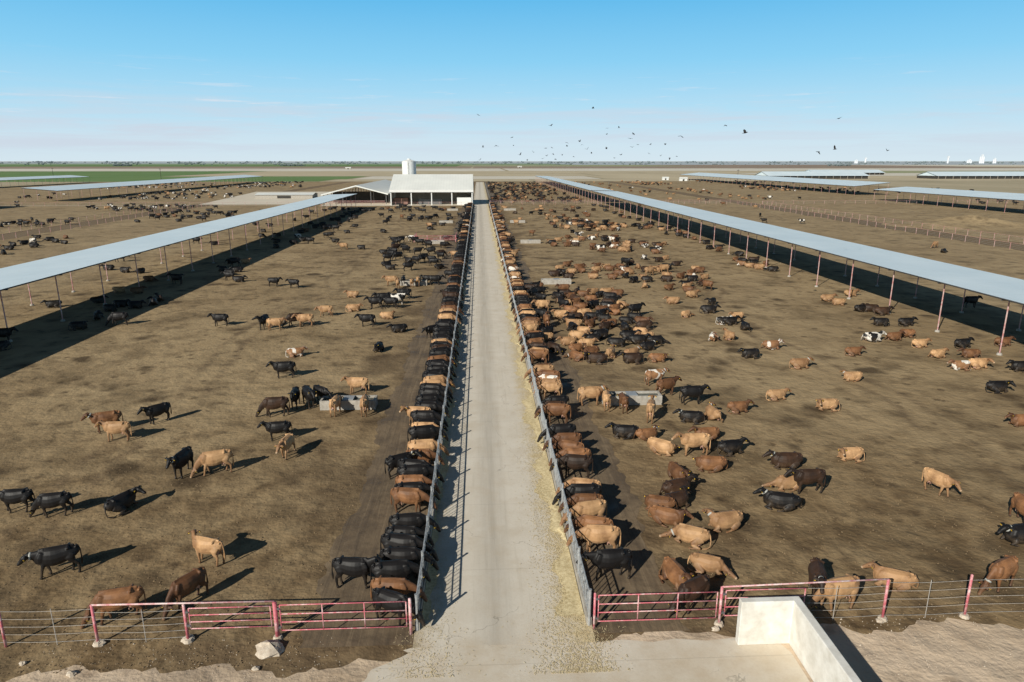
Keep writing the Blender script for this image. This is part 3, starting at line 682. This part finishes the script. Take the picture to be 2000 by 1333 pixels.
# ---------------------------------------------------------------- sheds
def shed(x0,x1,y0,y1,z0,z1,label,step=9.1):
    r=thing('shade_shed',label,'shed',((x0+x1)/2,y0,0),0,'long open cattle shade sheds'); hw_=(x1-x0)/2; L=y1-y0
    b=MB(); t=.09
    vs=[(-hw_,0,z0),(hw_,0,z1),(hw_,L,z1),(-hw_,L,z0)]; vs=[(a,b_,c-t) for a,b_,c in vs]+vs
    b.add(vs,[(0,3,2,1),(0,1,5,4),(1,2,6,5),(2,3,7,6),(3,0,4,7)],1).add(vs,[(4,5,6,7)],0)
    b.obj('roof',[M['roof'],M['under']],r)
    n=int(L/step); st=L/n; px=hw_-.9
    for s in(-1,1):
        zz=z0+(z1-z0)*((s*px+hw_)/(2*hw_))
        b=MB(); b.box(s*px-.06,s*px+.06,.2,L-.2,zz-.34,zz-.10); b.obj('beam',M['galvd'],r)
        b=MB(); b.cyl((0,0,.15),(0,0,zz-.3),.065,8); pmz=b.mesh('shed_post',[M['pink']])
        b=MB(); b.cyl((0,0,0),(0,0,.2),.26,10,.2); ft=b.mesh('post_footing',[M['oldconc']])
        for i in range(n+1):
            if i*2>98: break
            p=link('post',pmz,r,(s*px,.4+(L-.8)*i/n,0))
            if y0+i*st<150: link('footing',ft,p)
    for i in range(n+1):
        if i>99: break
        yy=.4+(L-.8)*i/n; rb=MB(); rb.cyl((-hw_+.1,yy,z0-.22),(hw_-.1,yy,z1-.22),.07,5); rb.obj('rafter',M['galvd'],r)
    for k in range(1,7):
        q=-hw_+2*hw_*k/7; rb=MB(); rb.cyl((q,.1,z0+(z1-z0)*k/7-.14),(q,L-.1,z0+(z1-z0)*k/7-.14),.04,4); rb.obj('purlin',M['galvd'],r)
    return r
shed(-58.6,-47.6,42,276,5.3,5.65,'long pale blue roofed open shed along the left side of left pen')
shed(48.8,59.8,42,300,5.6,5.35,'long pale blue roofed open shed along the right side of right pen')
shed(48.8,59.8,306,612,5.6,5.35,'far continuation of the right shed beyond the cross fence')
shed(-207,-191,326,632,6.3,5.0,'long thin shed roof far left beyond the left pens, both ends in view')
shed(-207,-191,40,288,6.3,5.0,'shed roof cut off by the left edge of the photo')
shed(-350,-334,330,620,6.3,5.0,'low shed roof at the far left, in front of green field')
shed(186,202,90,322,5.0,6.3,'shed roof cut off by the right edge of the photo')
shed(202,222,368,700,4.9,6.8,'long thin shed roof at far right beyond the lane')
def longbarn(px0,px1,pyb,label,hgt,dp=34):
    x0,y0=w(px0,pyb); x1,y1=w(px1,pyb); r=thing('freestall_barn',label,'barn',((x0+x1)/2,y0,0),0,'long pale roofed barns near the horizon'); L=(x1-x0)/2
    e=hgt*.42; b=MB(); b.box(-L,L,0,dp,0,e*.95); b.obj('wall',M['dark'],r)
    b=MB(); vs=[(-L-1,-2,e),(L+1,-2,e),(L+1,dp/2,hgt),(-L-1,dp/2,hgt),(L+1,dp+2,e),(-L-1,dp+2,e)]
    b.add(vs,[(0,1,2,3),(3,2,4,5)]); b.add([(-L,-.0,e),(-L,dp,e),(-L,dp/2,hgt-.1),(L,0,e),(L,dp,e),(L,dp/2,hgt-.1)],[(0,2,1),(3,4,5)]); b.obj('roof',M['roof'],r)
    for i in range(15):
        b=MB(); xx=-L+2*L*i/14; b.box(xx-.12,xx+.12,-1.9,-1.6,0,e); b.obj('column',M['oldconc'],r)
longbarn(1500,1700,350,'long pale roofed barn at right near the horizon, nearer the centre',7.4)
longbarn(1830,2040,350,'long pale roofed barn cut off by the right edge near the horizon',7.2)
longbarn(1590,1730,342,'pale roofed barn behind and right of the nearer centre one',6.5)
r=thing('milking_barn','large white roofed open-front barn at the end of the feed lane','barn',(-20,295,0)); Wb=17.6
b=MB(); e=6.3;rg=12.4; t=.25
vs=[(-Wb,-1,e),(Wb,-1,e),(Wb-.2,15,rg),(-Wb+.2,15,rg),(Wb,31,e),(-Wb,31,e)]
b.add(vs,[(0,1,2,3),(3,2,4,5)]); b.add([(x,y,z-t) for x,y,z in vs],[(3,2,1,0),(5,4,2,3)]); b.add([vs[0],vs[1],(Wb,-1,e-t),(-Wb,-1,e-t)],[(0,3,2,1)])
b.obj('roof',M['roofw'],r)
b=MB(); b.box(-Wb,Wb,-1.06,-.98,e-.95,e-.02); b.obj('fascia',M['white'],r)
for i in range(5):
    x=-Wb+.6+i*(2*Wb-1.2)/4; b=MB(); b.box(x-.2,x+.2,-.6,-.2,0,e-.3); b.obj('column',M['white'],r)
b=MB(); b.box(-Wb+.5,Wb-.5,16,16.3,0,8); b.obj('back_wall',M['oldconc'],r)
b=MB(); b.add([(Wb-.3,0,0),(Wb-.3,30,0),(Wb-.3,30,e),(Wb-.3,15,rg-.3),(Wb-.3,0,e)],[(0,1,2,3,4)]); b.obj('side_wall',M['white'],r)
b=MB(); b.add([(-Wb+.3,0,0),(-Wb+.3,30,0),(-Wb+.3,30,e),(-Wb+.3,15,rg-.3),(-Wb+.3,0,e)],[(4,3,2,1,0)]); b.obj('side_wall',M['white'],r)
b=MB(); b.box(-Wb+1,-Wb+7,5,11,0,2.6); b.obj('brick_wall',M['brick'],r)
b=MB(); b.box(-6,4,5,9,0,2.2); b.obj('milking_stalls',M['galvd'],r)
b=MB(); b.box(Wb-7,Wb-1,1,8,0,3.0); b.obj('office_block',M['white'],r)
r=thing('holding_barn','low white roofed open barn joined left of the milking barn','barn',(-52.5,302,0)); e=4.2; rg=8.0; L=95
b=MB()
vs=[(-15,-1,e),(0,-1,rg),(0,L,rg),(-15,L,e),(13.5,-1,e+.3),(13.5,L,e+.3)]
b.add(vs,[(0,1,2,3),(1,4,5,2)]); b.add([(x,y,z-.2) for x,y,z in vs],[(3,2,1,0),(2,5,4,1)]); b.add([vs[0],vs[1],(0,-1,rg-.5),(-15,-1,e-.5)],[(0,3,2,1)]); b.add([vs[1],vs[4],(13.5,-1,e-.2),(0,-1,rg-.5)],[(0,3,2,1)]); b.obj('roof',M['roofw'],r)
for i in range(12):
    for xx in(-14,-6,6,12.5):
        b=MB(); b.box(xx-.12,xx+.12,i*8,i*8+.3,0,e-.1 if abs(xx)>10 else 5.6); b.obj('column',M['galvd'],r)
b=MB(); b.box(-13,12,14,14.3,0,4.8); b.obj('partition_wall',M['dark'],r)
for k in range(4): b=MB(); b.cyl((-14,-.9,.5+k*.35),(12,-.9,.5+k*.35),.05,5); b.obj('rail',M['pink'],r)
x,y,z=wd(798.5,312,334); r=thing('feed_tank','single white cylindrical tank rising behind the milking barn','tank',(x,y,0)); b=MB(); b.cyl((0,0,0),(0,0,17.9),3.3,32); b.obj('shell',M['white'],r,False)
b=MB(); b.cyl((0,0,17.9),(0,0,18.7),3.35,32,.8).cyl((0,0,18.7),(0,0,19.1),.8,16,.6); b.obj('cap',M['white'],r)
b=MB(); b.cyl((-.22,-3.4,.2),(-.22,-3.4,18),.04,4).cyl((.22,-3.4,.2),(.22,-3.4,18),.04,4)
for k in range(30): b.cyl((-.2,-3.4,.5+k*.57),(.2,-3.4,.5+k*.57),.03,4)
b.obj('ladder',M['galvd'],r)
# ---------------------------------------------------------------- front fences and gates (line Y=23.2)
YF=23.2
def fx(px,py):
    q=py
    for _ in range(20): q+= (w(px,q)[1]-YF)*22
    return w(px,q)[0]
def post(px,py,h,label,r=.055,mat='red',foot=True):
    x=fx(px,py); t=thing('gate_post',label,'post',(x,YF,0),0,'painted pipe posts of the front fence')
    b=MB(); b.cyl((0,0,0),(0,0,h),r,12).cyl((0,0,h),(0,0,h+.02),r*1.05,12,r*.4); b.obj('pipe',M[mat],t,True)
    if foot: b=MB(); b.cyl((0,0,0),(0,0,.12),.2,9,.15); b.obj('footing',M['stone'],t)
    return x
xA=post(12,1255,1.75,'leftmost painted post of the front cable fence',.05,foot=False)
xB=post(192,1252,1.72,'painted post at the left end of front pipe frame')
xC=post(368,1250,1.62,'painted post at the left side of the small left gate')
xD=post(543,1248,1.6,'thick painted post between the two left gates',.085)
xE=post(803,1243,1.6,'painted post where the left gate meets the feed fence',.06,foot=False)
xF=post(1160,1228,1.6,'painted post where the right gate meets the feed fence',.05,foot=False)
xG=post(1404,1224,1.72,'painted post between the right gate and the pipe frame')
xH=post(1723,1206,1.85,'painted post at the right end of the right pipe frame')
xI=post(1883,1206,1.95,'rightmost painted post of the wire fence',.05)
def gate(x0,x1,zs,nv,label,mat='red'):
    t=thing('pipe_gate',label,'gate',(x0,YF,0),0,'pipe gates of the front fence'); L=x1-x0
    for z in zs: b=MB(); b.cyl((.1,0,z),(L-.1,0,z),.023,8); b.obj('rail',M[mat],t,True)
    for i in range(nv):
        x=.1+(L-.2)*i/(nv-1); b=MB(); b.cyl((x,-.002,zs[0]),(x,-.002,zs[-1]),.025,8); b.obj('upright',M[mat],t,True)
    for z in(zs[0]+.15,zs[-1]-.15): b=MB(); b.box(-.04,.1,-.04,.04,z-.04,z+.04); b.obj('hinge',M['galvd'],t)
gate(xD+.08,xE-.05,(.35,.72,1.08,1.48),4,'long red and white pipe gate left of the feed lane')
gate(xC+.07,xD-.08,(.55,.85,1.15,1.45),2,'shorter pink four-rail gate left of the long left gate','red')
gate(xF+.05,xG-.06,(.32,.72,1.1,1.5),4,'long red and white pipe gate right of the feed lane')
xG2=fx(1570,1218); gate(xG+.08,xG2,(.4,.8,1.2,1.55),2,'pinkish four-rail pipe gate behind the concrete wall','red')
def toprail(xa,za,xb,zb,label,name='top_rail'):
    b=MB(); b.cyl((xa,YF,za),(xb,YF,zb),.034,8); o=b.obj(name,M['pale'],None,True); tag(o,label,'rail','overhead rails of the front fence')
toprail(xB,1.72,xD,1.66,'overhead pipe rail above the small left gate')
toprail(xG,1.72,xH,1.86,'long overhead pipe rail right of the right gate')
def cables(xa,xb,h,label,n=6,droppers=()):
    t=thing('cable_fence',label,'fence',(xa,YF,0),0,'cable fences along the front'); L=xb-xa
    for k in range(n):
        z=.2+(h-.25)*k/(n-1); V=[];F=[]
        ringtube(V,F,[(L*i/8,0,z-.05*math.sin(math.pi*i/8)) for i in range(9)],[(.008,.008)]*9,n=5,sq=1)
        b=MB(); b.add(V,F); b.obj('cable',M['cable'],t)
    for d in droppers: b=MB(); b.cyl((d,.02,0),(d,.02,h),.015,6); b.obj('stay',M['cable'],t)
cables(xA-14,xA,1.6,'cable fence running out of the left edge of the photo',5,(4,9))
cables(xA,xB,1.6,'cable fence between the two leftmost front posts',5,(1.9,))
cables(xB,xC,1.45,'cable fence section inside the left pipe frame',5,(1.8,))
cables(xG2,xH,1.6,'cable fence section inside the right pipe frame',5,(1.2,))
cables(xH,xI,1.75,'wire fence between the two rightmost posts',5,(1.8,))
cables(xI,xI+16,1.75,'wire fence running out of the right edge of the photo',5,(3.0,6,9))
vs=[(9.72,21.95),(11.72,21.95),(11.72,4),(12.05,4),(12.05,22.25),(9.72,22.25)]
b=MB(); b.add([(x,y,0) for x,y in vs]+[(x,y,1.9) for x,y in vs],[(5,4,3,2,1,0),(6,7,8,9,10,11)]+[(i,(i+1)%6,6+(i+1)%6,6+i) for i in range(6)])
o=b.obj('bunker_wall',M['conc']); tag(o,'white L-shaped concrete wall at the bottom right, before the right gate','wall')
bv=o.modifiers.new('bv','BEVEL'); bv.width=.03; bv.segments=2
def rock(px,py,s,label,fl=.55):
    x,y=w(px,py); rr=random.Random(px); b=MB(); n=9; vs=[];fs=[]
    for i in range(6):
        ph=math.pi*i/5-math.pi/2
        for j in range(n):
            a=2*math.pi*j/n; k=rr.uniform(.7,1.15); vs.append((math.cos(a)*math.cos(ph)*s*k,math.sin(a)*math.cos(ph)*s*.8*k,max(-.1,math.sin(ph)*s*fl*k)))
    for i in range(5):
        for j in range(n): fs.append((i*n+j,i*n+(j+1)%n,(i+1)*n+(j+1)%n,(i+1)*n+j))
    b.add(vs,fs); o=b.obj('rubble_chunk',M['stone']); o.location=(x,y,.02); tag(o,label,'rock','rubble chunks on the front verge')
rock(528,1272,.62,'largest pale rubble chunk below the thick gate post'); rock(368,1250,.28,'pale rubble chunk at foot of the small gate post'); rock(500,1308,.16,'small rubble chunk below the largest one'); rock(140,1318,.2,'rubble chunk at the bottom left corner'); rock(45,1297,.14,'small rubble chunk near the left edge'); rock(195,1258,.24,'rubble chunk at the foot of the left frame post'); rock(1718,1214,.18,'rubble chunk at the foot of right frame post'); rock(1398,1230,.2,'rubble chunk at the foot of the right gate post')
b=MB(); rr=random.Random(3)
for i in range(900):
    x=rr.choice([rr.uniform(-17,-5.2),rr.uniform(12.3,20)]) ; y=rr.uniform(19.5,23.3) ; s=rr.uniform(.01,.028)*(1 if rr.random()<.95 else 2.2)
    vs=[(x+s*rr.uniform(.6,1)*a,y+s*rr.uniform(.6,1)*c,-.01) for a,c in((1,0),(0,1),(-1,0),(0,-1))]+[(x,y,s*.7)]
    b.add(vs,[(0,1,4),(1,2,4),(2,3,4),(3,0,4)])
o=b.obj('gravel',M['stone']); tag(o,'loose pale gravel crumbs scattered over the front verge','gravel',kind='stuff')
b=MB()
for i in range(5000):
    y=21.7+rr.random()**1.7*22; x=rr.uniform(-24,27)
    if -7<x<8.4 or (y<23 and x>-6): continue
    s=rr.uniform(.02,.07); vs=[(x+s*rr.uniform(.6,1.1)*a,y+s*rr.uniform(.6,1.1)*c,-.015) for a,c in((1,0),(0,1),(-1,0),(0,-1))]+[(x+rr.uniform(-.3,.3)*s,y,s*.6)]
    b.add(vs,[(0,1,4),(1,2,4),(2,3,4),(3,0,4)])
o=b.obj('soil_clods',simple('dry manure clods',(.22,.155,.088),(.12,.083,.05),.95,3,pos=True)); tag(o,'dry clods of soil and manure littering the pens','clods',kind='stuff')
def feedbank(name,xf,sg,wid,hgt,y0,y1,label,seed):
    rr=random.Random(seed); b=MB(); n=int((y1-y0)/.3); cols=8; vs=[];fs=[]
    ph=[rr.uniform(0,6) for _ in range(6)]
    for i in range(n+1):
        y=y0+(y1-y0)*i/n; ww=wid*(.55+.25*math.sin(y*.55+ph[0])+.2*math.sin(y*1.7+ph[1])+rr.uniform(-.15,.15)); hh=hgt*(.7+.4*math.sin(y*.9+ph[2])*math.sin(y*.23))
        for j in range(cols):
            t=j/(cols-1); vs.append((xf+sg*(.12+ww*t),y+rr.uniform(-.08,.08),max(.008,hh*(1-t)**.8*(.35+1.9*t*(1-t)+.3*rr.random())) if 0<j<cols-1 else (.06 if j==0 else .007)))
    for i in range(n):
        for j in range(cols-1): a=i*cols+j; fs.append((a,a+1,a+cols+1,a+cols) if sg>0 else (a+cols,a+cols+1,a+1,a))
    b.add(vs,fs); o=b.obj(name,M['straw'],None,True); tag(o,label,'feed',kind='stuff')
feedbank('feed_hay',FR,-1,1.2,.14,24,290,'pale chopped hay strewn along the right edge of the lane',1)
feedbank('feed_hay',FL,1,.5,.06,24,290,'thin chopped hay strewn along the left edge of the lane',2)
b=MB()
for i in range(20000):
    y=20.8+rr.random()**1.5*60
    if rr.random()<.8: x=FR-.1-abs(rr.gauss(0,.75))
    else: x=FL+.1+abs(rr.gauss(0,.5))
    if y<24: x+=rr.gauss(0,.6)
    a=rr.uniform(0,3.14); l=rr.uniform(.02,.06); q=rr.uniform(.004,.010); c,s=math.cos(a),math.sin(a); z=rr.uniform(.010,.03)
    if x>4.15 and y>23.3: continue
    b.add([(x-c*l-s*q,y-s*l+c*q,z),(x-c*l+s*q,y-s*l-c*q,z),(x+c*l+s*q,y+s*l-c*q,z+.01),(x+c*l-s*q,y+s*l+c*q,z+.01)],[(0,1,2,3)])
o=b.obj('straw_litter',M['straw']); tag(o,'loose straw stalks scattered on the feed lane concrete','straw',kind='stuff')
# ---------------------------------------------------------------- horizon
def blobtree(b,x,y,s,rr):
    for k in range(7):
        cx=x+rr.gauss(0,s*.7); cz=s*rr.uniform(.35,1.1); r=s*rr.uniform(.25,.55); vs=[(cx+r,y,cz),(cx-r,y,cz),(cx,y+r,cz),(cx,y-r,cz),(cx,y,cz+r*rr.uniform(.6,1)),(cx,y,0)]
        b.add(vs,[(0,2,4),(2,1,4),(1,3,4),(3,0,4),(2,0,5),(1,2,5),(3,1,5),(0,3,5)])
b=MB(); rr=random.Random(9)
for i in range(1700):
    y=rr.choice([3300,4200,5200,6500,8500,8500])*rr.uniform(.97,1.03); x=rr.uniform(-.82,.88)*y
    if math.sin(x/y*23+y)+math.sin(x/y*61)<rr.uniform(-1.2,1.2): continue
    blobtree(b,x,y,rr.uniform(3,8)*(y/4500),rr)
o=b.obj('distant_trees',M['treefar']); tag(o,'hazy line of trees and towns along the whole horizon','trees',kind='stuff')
for px,label in((240,'dark clump of trees on the horizon at far left'),(570,'small dark clump of trees on the horizon left of the barn'),(1640,'dark clump of trees left of the grain elevators')):
    x,y,_=wd(px,318,2600); r=thing('tree_clump',label,'trees',(x,y,0)); b=MB()
    for k in range(16): blobtree(b,rr.uniform(-38,38),rr.uniform(-8,8),rr.uniform(4,7),rr)
    b.obj('crown',M['treefar'],r)
    for k in range(8): b=MB(); q=rr.uniform(-35,35); b.cyl((q,0,0),(q,0,5),.5,5); b.obj('trunk',M['dark'],r)
hz=simple('hazy white elevator concrete',(.72,.74,.76),(.62,.65,.69),.8,.02,bs=0)  # distance haze is painted into this concrete colour
for px,hp,nw,label in((1672,6,2,'low white silos on the horizon, leftmost group at right'),(1690,10,1,'white grain elevator tower on the horizon, second group'),(1851,13,1,'slim white grain elevator on the horizon at right'),(1893,7,3,'low white silo row left of the tall elevator'),(1917,16,3,'tallest white grain elevator on the horizon at far right'),(1942,9,2,'white silo pair right of the tallest elevator')):
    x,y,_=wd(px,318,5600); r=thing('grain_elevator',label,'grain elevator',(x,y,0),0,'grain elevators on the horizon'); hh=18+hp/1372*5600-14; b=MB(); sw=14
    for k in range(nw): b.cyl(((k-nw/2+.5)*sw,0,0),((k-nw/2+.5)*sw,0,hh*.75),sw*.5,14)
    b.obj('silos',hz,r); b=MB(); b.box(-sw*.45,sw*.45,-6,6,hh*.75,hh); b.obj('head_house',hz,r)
for px,py,label in((315,347,'wooden utility pole left of the far left shed roof'),(105,345,'leftmost utility pole by the green field'),(1440,352,'utility pole beyond the right pens')):
    x,y=w(px,py+4); r=thing('utility_pole',label,'pole',(x,y,0),0,'utility poles'); b=MB(); b.cyl((0,0,0),(0,0,11),.2,6,.14); b.obj('pole',M['dark'],r); b=MB(); b.box(-1.2,1.2,-.1,.1,10,10.25); b.obj('crossarm',M['dark'],r)
def hut(px,py,wd_,h,label,mat='white'):
    x,y=w(px,py); r=thing('farm_building',label,'building',(x,y,0),0,'small far buildings'); b=MB(); b.box(-wd_/2,wd_/2,0,wd_*.4,0,h*.65); b.obj('wall',M[mat],r); b=MB(); a=wd_/2+.4; d=wd_*.4
    b.add([(-a,-.4,h*.65),(a,-.4,h*.65),(a,d/2,h),(-a,d/2,h),(a,d+.4,h*.65),(-a,d+.4,h*.65)],[(0,1,2,3),(3,2,4,5)]); b.obj('roof',M['roofw'],r)
    b=MB(); b.box(-wd_*.12,wd_*.12,-.05,-.005,0,h*.5); b.obj('door',M['dark'],r)
hut(1335,354,7,3.4,'small white shed beyond the right pens, right of its twin'); hut(1300,352,6,3,'tiny white shed left of another beyond the right pens'); hut(555,388,28,2.6,'low long pale building left of the milking barns','oldconc')
for px,py,label in((1015,328,'tiny farm house far beyond the lane, near photo centre'),(680,331,'pale farm building far beyond the barns, left')): hut(px,py,12,4.5,label,'oldconc')
# ---------------------------------------------------------------- birds
def birdmesh(flap):
    V=[];F=[]; ringtube(V,F,[(-.20,0,0),(-.10,0,0),(0,0,.0),(.12,0,.01),(.18,0,.015),(.23,0,.01)],[(.05,.008),(.03,.02),(.05,.045),(.035,.035),(.025,.025),(.006,.006)],n=8,sq=1)
    b=MB(); b.add(V,F); body=b.mesh('bird_body',[M['bird']],True); ws=[]
    for s in(-1,1):
        z1=.12*flap; z2=.2*flap-.02
        b=MB(); b.add([(.09,s*.03,.02),(.13,s*.2,z1),(.03,s*.46,z2),(-.07,s*.30,z1+.03),(-.08,s*.03,.01)],[(0,1,3,4),(1,2,3)])
        b.add([(.09,s*.03,.008),(.13,s*.2,z1-.01),(.03,s*.46,z2-.004),(-.07,s*.30,z1+.02),(-.08,s*.03,.0)],[(4,3,1,0),(3,2,1)]); ws.append(b.mesh('bird_wing',[M['bird']]))
    return body,ws
BM=[birdmesh(x) for x in(1,.2,-.8,1.6)]
big=[(1455,260,66,'largest dark bird in flight, right of the flock'),(1638,232,85,'dark bird flying highest at far right'),(1598,297,80,'dark bird low above horizon at right, left of a pair'),(1631,292,80,'dark bird low above horizon at right, right of a pair'),(1158,212,105,'dark bird flying highest above the middle flock'),(934,225,130,'dark bird flying above the lane, apart at left'),(1417,245,130,'dark bird just left of the largest bird'),(1733,295,135,'rightmost small dark bird low over the horizon')]
sm=[(1076,246),(1186,251),(1108,279),(1132,277),(1107,286),(1078,289),(1080,301),(1068,305),(1185,263),(1237,262),(1330,266),(1299,283),(1270,283),(1246,283),(1137,283),(1184,291),(1213,303),(1200,309),(1098,302),(1042,298),(1003,285),(1000,269),(969,285),(943,288),(937,313),(1060,310),(1120,306),(1155,300),(1235,288),(1322,306),(1308,309),(1290,305),(1268,301),(1066,290),(1085,311),(1147,292),(1209,250),(1231,271),(1030,312),(1016,303)]
rr=random.Random(21)
for i,(px,py,ds,lab) in enumerate(big+[(a,b_,rr.uniform(120,190),None) for a,b_ in sm]):
    x,y,z=wd(px,py,ds); r=thing('bird',lab or 'tiny dark bird in the loose flock above the far pens','bird',(x,y,z),0,'birds in flight over the pens'); r.rotation_euler=(rr.uniform(-.5,.5),rr.uniform(-.3,.2),rr.uniform(0,6.28)); s=rr.uniform(.9,1.2); r.scale=(s,s,s)
    bd,ws=BM[i%4]; link('body',bd,r)
    for q in ws: link('wing',q,r)
# ---------------------------------------------------------------- light, sky, camera
el=R(28.5); dx,dy=.62,.785
sd=Vector((dx*math.cos(el),dy*math.cos(el),-math.sin(el))).normalized()
L=bpy.data.lights.new('sun','SUN'); L.energy=5.0; L.angle=R(.5); L.color=(1,.95,.84); lo=bpy.data.objects.new('sun',L); C.objects.link(lo); lo.rotation_euler=sd.to_track_quat('-Z','Y').to_euler()
W=bpy.data.worlds.new('World'); bpy.context.scene.world=W; W.use_nodes=True; nt=W.node_tree; N=NT(nt); bg=nt.nodes['Background']
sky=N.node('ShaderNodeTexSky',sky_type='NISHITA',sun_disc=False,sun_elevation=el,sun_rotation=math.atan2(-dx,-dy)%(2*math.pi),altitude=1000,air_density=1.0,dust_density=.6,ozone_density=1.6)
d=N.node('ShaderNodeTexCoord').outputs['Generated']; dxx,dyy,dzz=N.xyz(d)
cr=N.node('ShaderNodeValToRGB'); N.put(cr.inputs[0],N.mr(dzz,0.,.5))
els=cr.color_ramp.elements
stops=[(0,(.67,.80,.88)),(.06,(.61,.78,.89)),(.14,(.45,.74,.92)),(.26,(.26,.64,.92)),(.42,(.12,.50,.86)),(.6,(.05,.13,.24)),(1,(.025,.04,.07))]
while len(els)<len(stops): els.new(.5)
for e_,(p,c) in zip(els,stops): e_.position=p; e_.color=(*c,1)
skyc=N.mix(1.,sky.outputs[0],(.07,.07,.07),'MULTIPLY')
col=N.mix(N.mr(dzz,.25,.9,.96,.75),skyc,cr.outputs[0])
az=N.node('ShaderNodeMath',operation='ARCTAN2'); N.put(az.inputs[0],dxx); N.put(az.inputs[1],dyy)
cv=N.node('ShaderNodeCombineXYZ',{0:N.m('MULTIPLY',az.outputs[0],5.),1:N.m('MULTIPLY',dzz,80.),2:3.3}).outputs[0]
n=N.noise(cv,1.,8,.62,.5); n2=N.noise(N.scalev(cv,(.3,.25,1)),1.3,3,.5)
msk=N.m('MULTIPLY',N.mr(dzz,.095,.055),N.mr(dzz,.002,.02)); lf=N.mr(az.outputs[0],.15,-.35,.0,.12)
f1=N.m('MULTIPLY',N.mr(N.m('ADD',n,N.m('MULTIPLY',lf,.4)),.44,.66),N.m('MULTIPLY',msk,N.mr(N.m('ADD',n2,lf),.36,.6,.2,1.)))
col=N.mix(N.m('MULTIPLY',f1,.75),col,(.61,.68,.78))
cv2=N.node('ShaderNodeCombineXYZ',{0:N.m('MULTIPLY',az.outputs[0],9.),1:N.m('MULTIPLY',dzz,130.),2:9.3}).outputs[0]
f2=N.m('MULTIPLY',N.mr(N.m('ADD',N.noise(cv2,1.,7,.65),N.m('MULTIPLY',lf,.25)),.60,.72),N.m('MULTIPLY',N.mr(dzz,.13,.08),N.mr(dzz,.03,.06)))
col=N.mix(N.m('MULTIPLY',f2,.6),col,(.78,.79,.85))
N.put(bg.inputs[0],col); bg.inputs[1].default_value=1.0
cam=bpy.data.cameras.new('camera'); cam.lens=24; cam.sensor_width=36; cam.clip_end=60000; cam.clip_start=.3
co=bpy.data.objects.new('camera',cam); C.objects.link(co); co.location=(0,0,H); co.rotation_euler=(math.pi/2-PITCH,0,-YAW); bpy.context.scene.camera=co
vs_=bpy.context.scene.view_settings; vs_.view_transform='Standard'; vs_.look='None'; vs_.exposure=0; vs_.gamma=1
